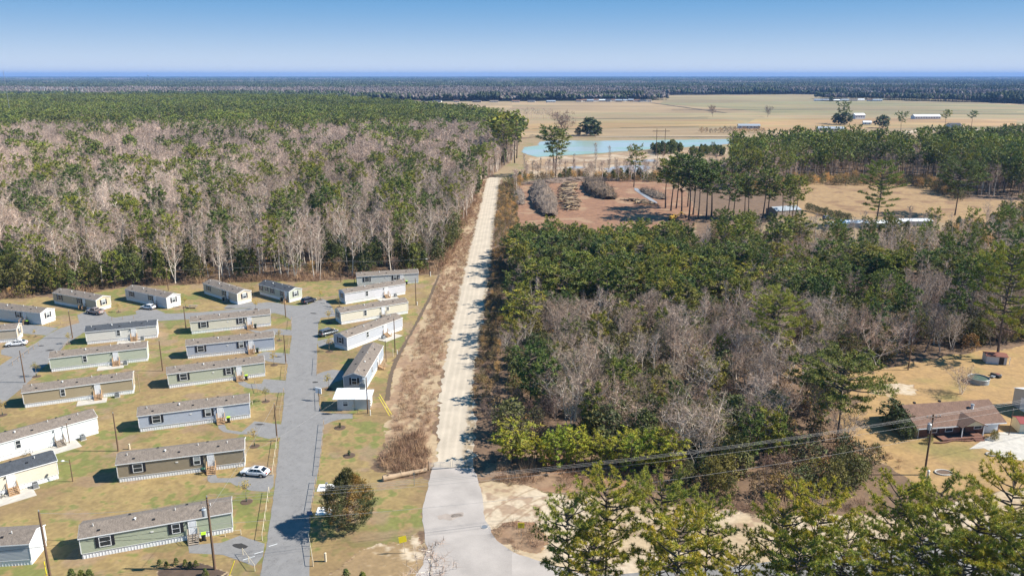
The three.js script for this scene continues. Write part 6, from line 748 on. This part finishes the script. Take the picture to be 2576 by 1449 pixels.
{ const p = at(802, 1008), g = group('notice_board', p[0], p[1], 0.1); for (const z of [-0.25, 0.25]) part(g, 'post', box(0.09, 2.6, 0.09, 0, 1.3, z), M_post); part(g, 'panel', box(0.14, 1.2, 1.5, 0, 2.2, 0).rotateY(1.0), M_trim); add(g, 'white notice board on two posts at the street edge', 'sign'); }
{ const p = at(780, 1313), g = group('street_sign', p[0], p[1]); part(g, 'post', box(0.08, 1.6, 0.08, 0, 0.8, 0), M_post); part(g, 'panel', box(0.8, 0.6, 0.05, 0, 1.5, 0.06), std(col(0.12, 0.18, 0.3), 0.5)); add(g, 'small blue sign on the street edge above the cedar shadow', 'sign'); }
{ const p = q4(1467, 695), g = group('marker_post', p[0], p[1]); part(g, 'post', cyl(0.05, 0.04, 2.2, 6), M_steel); part(g, 'panel', box(0.35, 0.45, 0.03, 0, 2.1, 0.04), M_steel); add(g, 'thin metal sign post in front of the fallen log', 'post'); }
// gate across the dirt road
{ const A = at(1079, 1183), B = at(1192, 1174), g = group('farm_gate', A[0], A[1], Math.atan2(-(B[1] - A[1]), B[0] - A[0])), L = Math.hypot(B[0] - A[0], B[1] - A[1]); for (const x of [0, L]) part(g, 'gate_post', cyl(0.11, 0.1, 1.7, 8, x, 0, 0), M_post); for (let k = 0; k < 2; k++) { const x0 = 0.15 + k * (L / 2), w = L / 2 - 0.3, lf = part(g, 'gate_leaf', merged([bar([x0, 0.3, 0], [x0, 1.3, 0], 0.03), bar([x0 + w, 0.3, 0], [x0 + w, 1.3, 0], 0.03), bar([x0 + w / 2, 0.3, 0], [x0 + w / 2, 1.3, 0], 0.025)]), M_metal); for (let i = 0; i < 5; i++) part(lf, 'rail', cached('gr' + k, () => bar([x0, 0, 0], [x0 + w, 0, 0], 0.03)), M_metal, 0, 0.3 + i * 0.25, 0); } add(g, 'metal tube gate closing the dirt road', 'gate'); }
{ // fallen log
  const A = q4(1205, 655), B = q4(1572, 580), g = group('fallen_log', A[0], A[1]), dx = B[0] - A[0], dz = B[1] - A[1], pts = []; for (let i = 0; i <= 10; i++) { const t = i / 10; pts.push([dx * t, 0.42 + 0.05 * Math.sin(i * 2), dz * t, 0.42 * (1.1 - 0.3 * t) * (0.93 + 0.14 * noise(i * 1.7, 3))]); } const m = new Mesher(); m.tube(pts, 12, [0.4, 0.29, 0.19]); part(g, 'trunk', m.geo(), M_wood); part(g, 'cut_end', cyl(0.44, 0.44, 0.04, 14).rotateZ(1.5708).rotateY(-Math.atan2(dz, dx)), std(col(0.5, 0.38, 0.24), 0.9), 0, 0.42, 0); for (const [t, a] of [[0.1, 1], [0.15, 2], [0.42, 4]]) part(g, 'branch_stub', bar([0, 0, 0], [0.3 * Math.cos(a), 0.5, 0.3 * Math.sin(a)], 0.08, 6, 0.05), std(col(0.34, 0.25, 0.17), 0.9), dx * t, 0.7, dz * t); add(g, 'pale fallen log lying left of the gate', 'log');
}
// red cedar at the street
{
  const b = q4(905, 1040), h = 9.3, r = rng(515), T = new Mesher(), C = new Mesher(); T.tube([[0, 0, 0, 0.3], [0.1, 1.2, 0, 0.22], [0.2, 5, 0, 0.12], [0.25, 9, 0, 0.02]], 8, [0.16, 0.1, 0.07]);
  for (let i = 0; i < 620; i++) { const t = Math.pow(r(), 0.85), y = lerp(0.95, 9.0, t), R = 3.75 * Math.pow(Math.sin(Math.PI * clamp(0.16 + 0.84 * t, 0, 1)), 0.62) * (t > 0.55 ? Math.pow((1 - t) / 0.45, 0.55) : 1) * (0.86 + 0.28 * noise(t * 9, i * 0.37 % 7)) + 0.1, az = r() * 6.283, d = R * Math.sqrt(0.25 + 0.75 * r()), px = Math.cos(az) * d + 0.35, pz = Math.sin(az) * d, rust = smooth(noise(px * 0.7 + 20, y * 0.7 + pz * 0.5), 0.35, 0.7), k0 = [lerp(0.04, 0.135, rust), lerp(0.052, 0.085, rust), lerp(0.022, 0.022, rust)]; if (i % 4 === 0) T.tube([[0.15, y * 0.9, 0, 0.04], [px, y, pz, 0.01]], 3, [0.14, 0.09, 0.06]); for (let m = 0; m < 22; m++) { const e = dirOn(r, 0.35), q = [e[0] + Math.cos(az) * 0.7, e[1] + 0.3, e[2] + Math.sin(az) * 0.7], l = Math.hypot(...q); C.leaf(px + (r() - 0.5) * 0.6, y + (r() - 0.5) * 0.5, pz + (r() - 0.5) * 0.6, q[0] / l, q[1] / l, q[2] / l, 0.3 + 0.4 * r(), 0.09, tone(k0, r, 0.22), r); } }
  const g = group('cedar_tree', b[0], b[1]); part(g, 'trunk', T.geo(), M_wood); part(g, 'crown', C.geo(), M_leaf); add(g, 'dark rusty red cedar standing alone beside the street', 'tree');
}
// small planted street trees on lawns
{
  const kinds = [1, 2].map((s) => { const r = rng(700 + s), T = new Mesher(), C = new Mesher(); T.tube([[0, 0, 0, 0.05], [0.02, 1.5, 0, 0.035], [0, 2.8, 0, 0.01]], 5, [0.25, 0.2, 0.15]); for (let i = 0; i < 34; i++) { const d = dirOn(r, 0.3), q = 0.25 + 0.75 * r(), px = d[0] * q * 0.9, py = 2.1 + d[1] * q * 0.85, pz = d[2] * q * 0.9; T.tube([[0, 1.5 + 0.5 * r(), 0, 0.015], [px, py, pz, 0.004]], 3, [0.25, 0.2, 0.15]); for (let m = 0; m < 7; m++) { const e = dirOn(r, 0.2); C.leaf(px + (r() - 0.5) * 0.35, py + (r() - 0.5) * 0.3, pz + (r() - 0.5) * 0.35, e[0], e[1], e[2], 0.22, 0.08, tone(s === 1 ? [0.2, 0.155, 0.06] : [0.16, 0.15, 0.06], r, 0.3), r); } } return { t: T.geo(), c: C.geo() }; });
  const mulch = std(col(0.1, 0.065, 0.045), 1), guardM = std(col(0.02, 0.06, 0.035), 0.6);
  [[q2(2128, 365), 1.1, 'right of the blue grey home drive'], [q2(2060, 830), 1.15, 'below the white sedan'], [q1(2225, 1135), 1, 'right of the blue grey home'], [q1(2295, 830), 1, 'right of the sage home'], [q1(2340, 622), 0.9, 'right of the slate blue home'], [q3(765, 380), 0.9, 'on the back lawn beside the navy SUV'], [q3(945, 450), 1, 'at the left end of the lilac white home'], [q3(848, 600), 1.1, 'at the left end of the cream home of the right group'], [q3(850, 870), 1.15, 'below the minivan'], [q3(845, 1225), 1.1, 'left of the pump house roof'], [q3(1285, 225), 0.8, 'in front of the topmost home of the right group'], [q3(155, 470), 0.8, 'at the top edge of the back street'], [q1(990, 385), 0.8, 'on the lawn right of the pickup truck'], [q1(1550, 345), 1, 'on the lawn right of the lilac grey home'], [q1(300, 925), 1.1, 'left of the pale green home'], [q1(290, 590), 0.6, 'below the white home of the back row'], [q1(15, 1250), 1, 'at the left edge below the tan home'], [q1(570, 650), 0.9, 'left of the dark roofed off white home'], [q1(2120, 260), 1.1, 'between the sand coloured and the dark roofed sage homes']].forEach(([p, s, l], i) => { const g = group('young_street_tree', p[0], p[1], i); g.scale.setScalar(s * 1.05); const K = kinds[i % 2]; part(g, 'trunk', K.t, M_wood); part(g, 'crown', K.c, leafTints[i % 4]); part(g, 'mulch_ring', cached('mulch', () => cyl(0.8, 0.7, 0.05, 14)), mulch); part(g, 'trunk_guard', cached('tg', () => cyl(0.07, 0.07, 0.6, 8)), guardM); add(g, `small staked tree ${l}`, 'tree', 'young street trees'); });
  [[q4(843, 210), 'upper'], [q4(920, 443), 'lower']].forEach(([p, l], i) => { const g = group('planted_seedling', p[0], p[1]); part(g, 'mulch_ring', cached('mulch2', () => cyl(1.1, 0.95, 0.06, 16)), mulch); part(g, 'foliage', leafyGeo(300 + i, { h: 1, rad: 0.3, lumps: 6, leaves: 12, len: 0.25, w: 0.1, green: [0.02, 0.045, 0.02] }).crown, M_leaf); part(g, 'guard', cyl(0.1, 0.1, 0.5, 8), guardM); add(g, `${l} small dark seedling in a mulch ring on the grass strip`, 'plant'); });
}
// shrubs in the mulch bed and at the bottom edge
[[400, 1425], [418, 1430], [442, 1421], [465, 1425], [478, 1430], [492, 1427], [515, 1447], [520, 1455], [870, 1462], [912, 1470], [180, 1462], [205, 1466], [225, 1464]].forEach(([u, v], i) => { const p = at(u, v); plant('green', p[0], p[1], i < 8 ? 1.1 : 1.9, { keep: true, v: 1, wide: 1.5, t: i % 2 ? 3 : 0, label: i < 8 ? 'small green shrub in the mulch bed at the bottom' : 'green shrub peeking in at the bottom edge', group: i < 8 ? 'mulch bed shrubs' : 'bottom edge shrubs' }); });
// manhole, asphalt patches, paint dashes
const M_dark = std(col(0.035, 0.033, 0.032), 0.95), blob = (p, w, d, turn, seed) => { const o = []; for (let i = 0; i < 14; i++) { const t = i / 14 * 6.283, q = 0.85 + 0.3 * noise(seed + i * 0.9, 4); const x = Math.cos(t) * w * q, z = Math.sin(t) * d * q; o.push([p[0] + x * Math.cos(turn) + z * Math.sin(turn), p[1] - x * Math.sin(turn) + z * Math.cos(turn)]); } return o; };
[[at(604, 1374), 1.15, 0.55, -0.3], [q1(410, 705), 1, 0.5, 0.3], [q1(2172, 1328), 0.9, 0.3, 0], [q1(1920, 350), 1.4, 0.3, 0], [q1(2330, 760), 0.8, 0.3, 0], [q3(700, 510), 1, 0.4, -0.3], [q1(340, 668), 0.7, 0.35, 0], [q4(737, 98), 1, 0.2, 0], [q3(715, 1160), 0.6, 0.4, 0]].forEach(([p, w, d, t], i) => struct(sheet('asphalt_patch', blob(p, w, d, t, i * 3), 0.034, M_dark)));
const M_scuff = M_pale.clone(); M_scuff.color.setRGB(0.93, 0.87, 0.82); [[q4(1760, 955), 2.0, 0.8, 0.1], [q4(1830, 940), 0.9, 0.5, 0.6]].forEach(([p, w, d, t], i) => struct(sheet('sand_spill', ragged(blob(p, w, d, t, i * 5 + 2), 0.3, 0.5, i + 60), 0.033, i === 2 ? M_dirt : M_scuff, 9)));
{ const p = q4(2055, 1043), g = group('manhole_cover', p[0], p[1]); part(g, 'lid', cyl(0.45, 0.45, 0.04, 18), M_steel, 0, 0.028, 0); part(g, 'ring', new THREE.TorusGeometry(0.5, 0.04, 6, 20).rotateX(1.5708), M_conc, 0, 0.04, 0); add(g, 'round manhole cover at the right edge of the entrance road', 'manhole'); }
const M_paint = std(col(0.6, 0.62, 0.62), 0.8);
for (const [u, v, l] of [[686, 1372, 1.2], [650, 1391, 1.2], [625, 1405, 1.6]]) { const p = at(u, v), m = new THREE.Mesh(box(l, 0.004, 0.14, 0, 0.04, 0), M_paint); m.name = 'paint_dash'; m.position.set(p[0], 0, p[1]); m.rotation.y = 0.55; struct(m); }
for (let i = 0; i < 5; i++) { const p = q3(790 + i * 26, 415 + i * 26), m = new THREE.Mesh(box(1.7, 0.12, 0.16, 0, 0.085, 0), M_conc); m.name = 'parking_stop'; m.position.set(p[0], 0.024, p[1]); m.rotation.y = -0.35; add(m, 'low parking stop beside the navy SUV', 'parking stop', 'parking stops'); }
{ const p = q1(1615, 350), g = group('picnic_table', p[0], p[1], 0.05); part(g, 'table_top', box(2.4, 0.06, 0.8, 0, 0.76, 0), M_woodGrey); for (const s of [-1, 1]) { part(g, 'bench', box(2.4, 0.06, 0.3, 0, 0.45, s * 0.75), M_woodGrey); part(g, 'leg_frame', merged([bar([s * 0.9, 0, -0.7], [s * 0.9, 0.75, -0.2], 0.05, 4), bar([s * 0.9, 0, 0.7], [s * 0.9, 0.75, 0.2], 0.05, 4), box(0.08, 0.08, 1.6, s * 0.9, 0.42, 0)]), M_woodGrey); } add(g, 'grey picnic table on the lawn between two back row homes', 'table'); }

// ---------------------------------------------------------------- undergrowth along the verges
{
  const g = [1, 2, 3].map((s) => brushGeo(800 + s, { h: 1.1 + 0.3 * s, rad: 0.9 + 0.2 * s, n: 80, c: [[0.33, 0.205, 0.125], [0.26, 0.16, 0.1], [0.38, 0.25, 0.15]][s - 1] })), L = [[], [], []], r = rng(99);
  const scatter = (poly, step, lo, hi, dens, amp = 0) => sow(poly, step, (x, z) => { const n = fbm(x * 0.09 + 2, z * 0.06, 3); if (r() < dens * smooth(n, 0.28, 0.6)) L[Math.floor(r() * 3)].push([x, z, lerp(lo, hi, r()) * (amp ? 0.4 + n : 1)]); });
  scatter(P([[1105, 690], [1175, 560], [1215, 450], [1224, 452], [1195, 580], [1165, 700], [1140, 810], [1112, 900], [1092, 980], [1085, 1070], [1080, 1165], [1060, 1190], [965, 1190], [975, 1110], [1000, 1040], [1000, 1000], [1012, 930], [1050, 850], [1082, 780]]), 1.0, 0.25, 0.65, 0.85); scatter(P([[1110, 690], [1180, 540], [1212, 460], [1204, 462], [1165, 545], [1098, 690]]), 1.2, 1, 1.9, 1); scatter(P([[1000, 1110], [1060, 1090], [1078, 1160], [1060, 1195], [985, 1195], [960, 1160]]), 0.9, 0.6, 1.2, 1.1);
  scatter(P([[0, 752], [130, 748], [330, 722], [500, 714], [650, 708], [780, 708], [1060, 692], [1100, 690], [1100, 680], [1060, 680], [650, 698], [330, 710], [0, 740]]), 1.3, 0.6, 1.5, 1.1);
  scatter(P([[1196, 1180], [1205, 1100], [1200, 1000], [1230, 850], [1245, 850], [1220, 1000], [1222, 1100], [1260, 1160], [1500, 1165], [1640, 1190], [1560, 1225], [1420, 1230], [1300, 1215], [1215, 1205]]), 1.2, 0.4, 0.9, 0.75); scatter(litterHole, 1.1, 0.3, 0.8, 1.2); scatter(P([[1640, 1190], [1760, 1255], [1950, 1270], [2190, 1245], [2250, 1290], [1900, 1300], [1640, 1262]]), 1.5, 0.5, 1, 0.8);
  scatter(P([[1250, 1195], [1330, 1180], [1340, 1215], [1260, 1212]]), 0.9, 0.7, 1.2, 1);
  scatter(P([[2185, 1120], [2200, 1115], [2330, 1205], [2345, 1235], [2325, 1235], [2240, 1170]]), 1.0, 0.3, 0.6, 0.9);
  const m4 = new THREE.Matrix4(), q = new THREE.Quaternion(), Y = new THREE.Vector3(0, 1, 0), root = new THREE.Group(); root.name = 'roadside_brush';
  L.forEach((l, k) => { const im = new THREE.InstancedMesh(g[k], M_wood, l.length); im.name = 'brush'; im.userData.kind = 'stuff'; l.forEach(([x, z, s], i) => { q.setFromAxisAngle(Y, r() * 6.28); im.setMatrixAt(i, m4.compose(new THREE.Vector3(x, 0, z), q, new THREE.Vector3(s, s * (0.8 + 0.4 * r()), s))); const b = 0.75 + 0.5 * r(); im.setColorAt(i, col(b, b * (0.95 + 0.1 * r()), b)); }); root.add(im); });
  stuff(root, 'low reddish brown brush along the dirt road and wood edges', 'brush');
}
settle();
renderer.render(scene, camera);
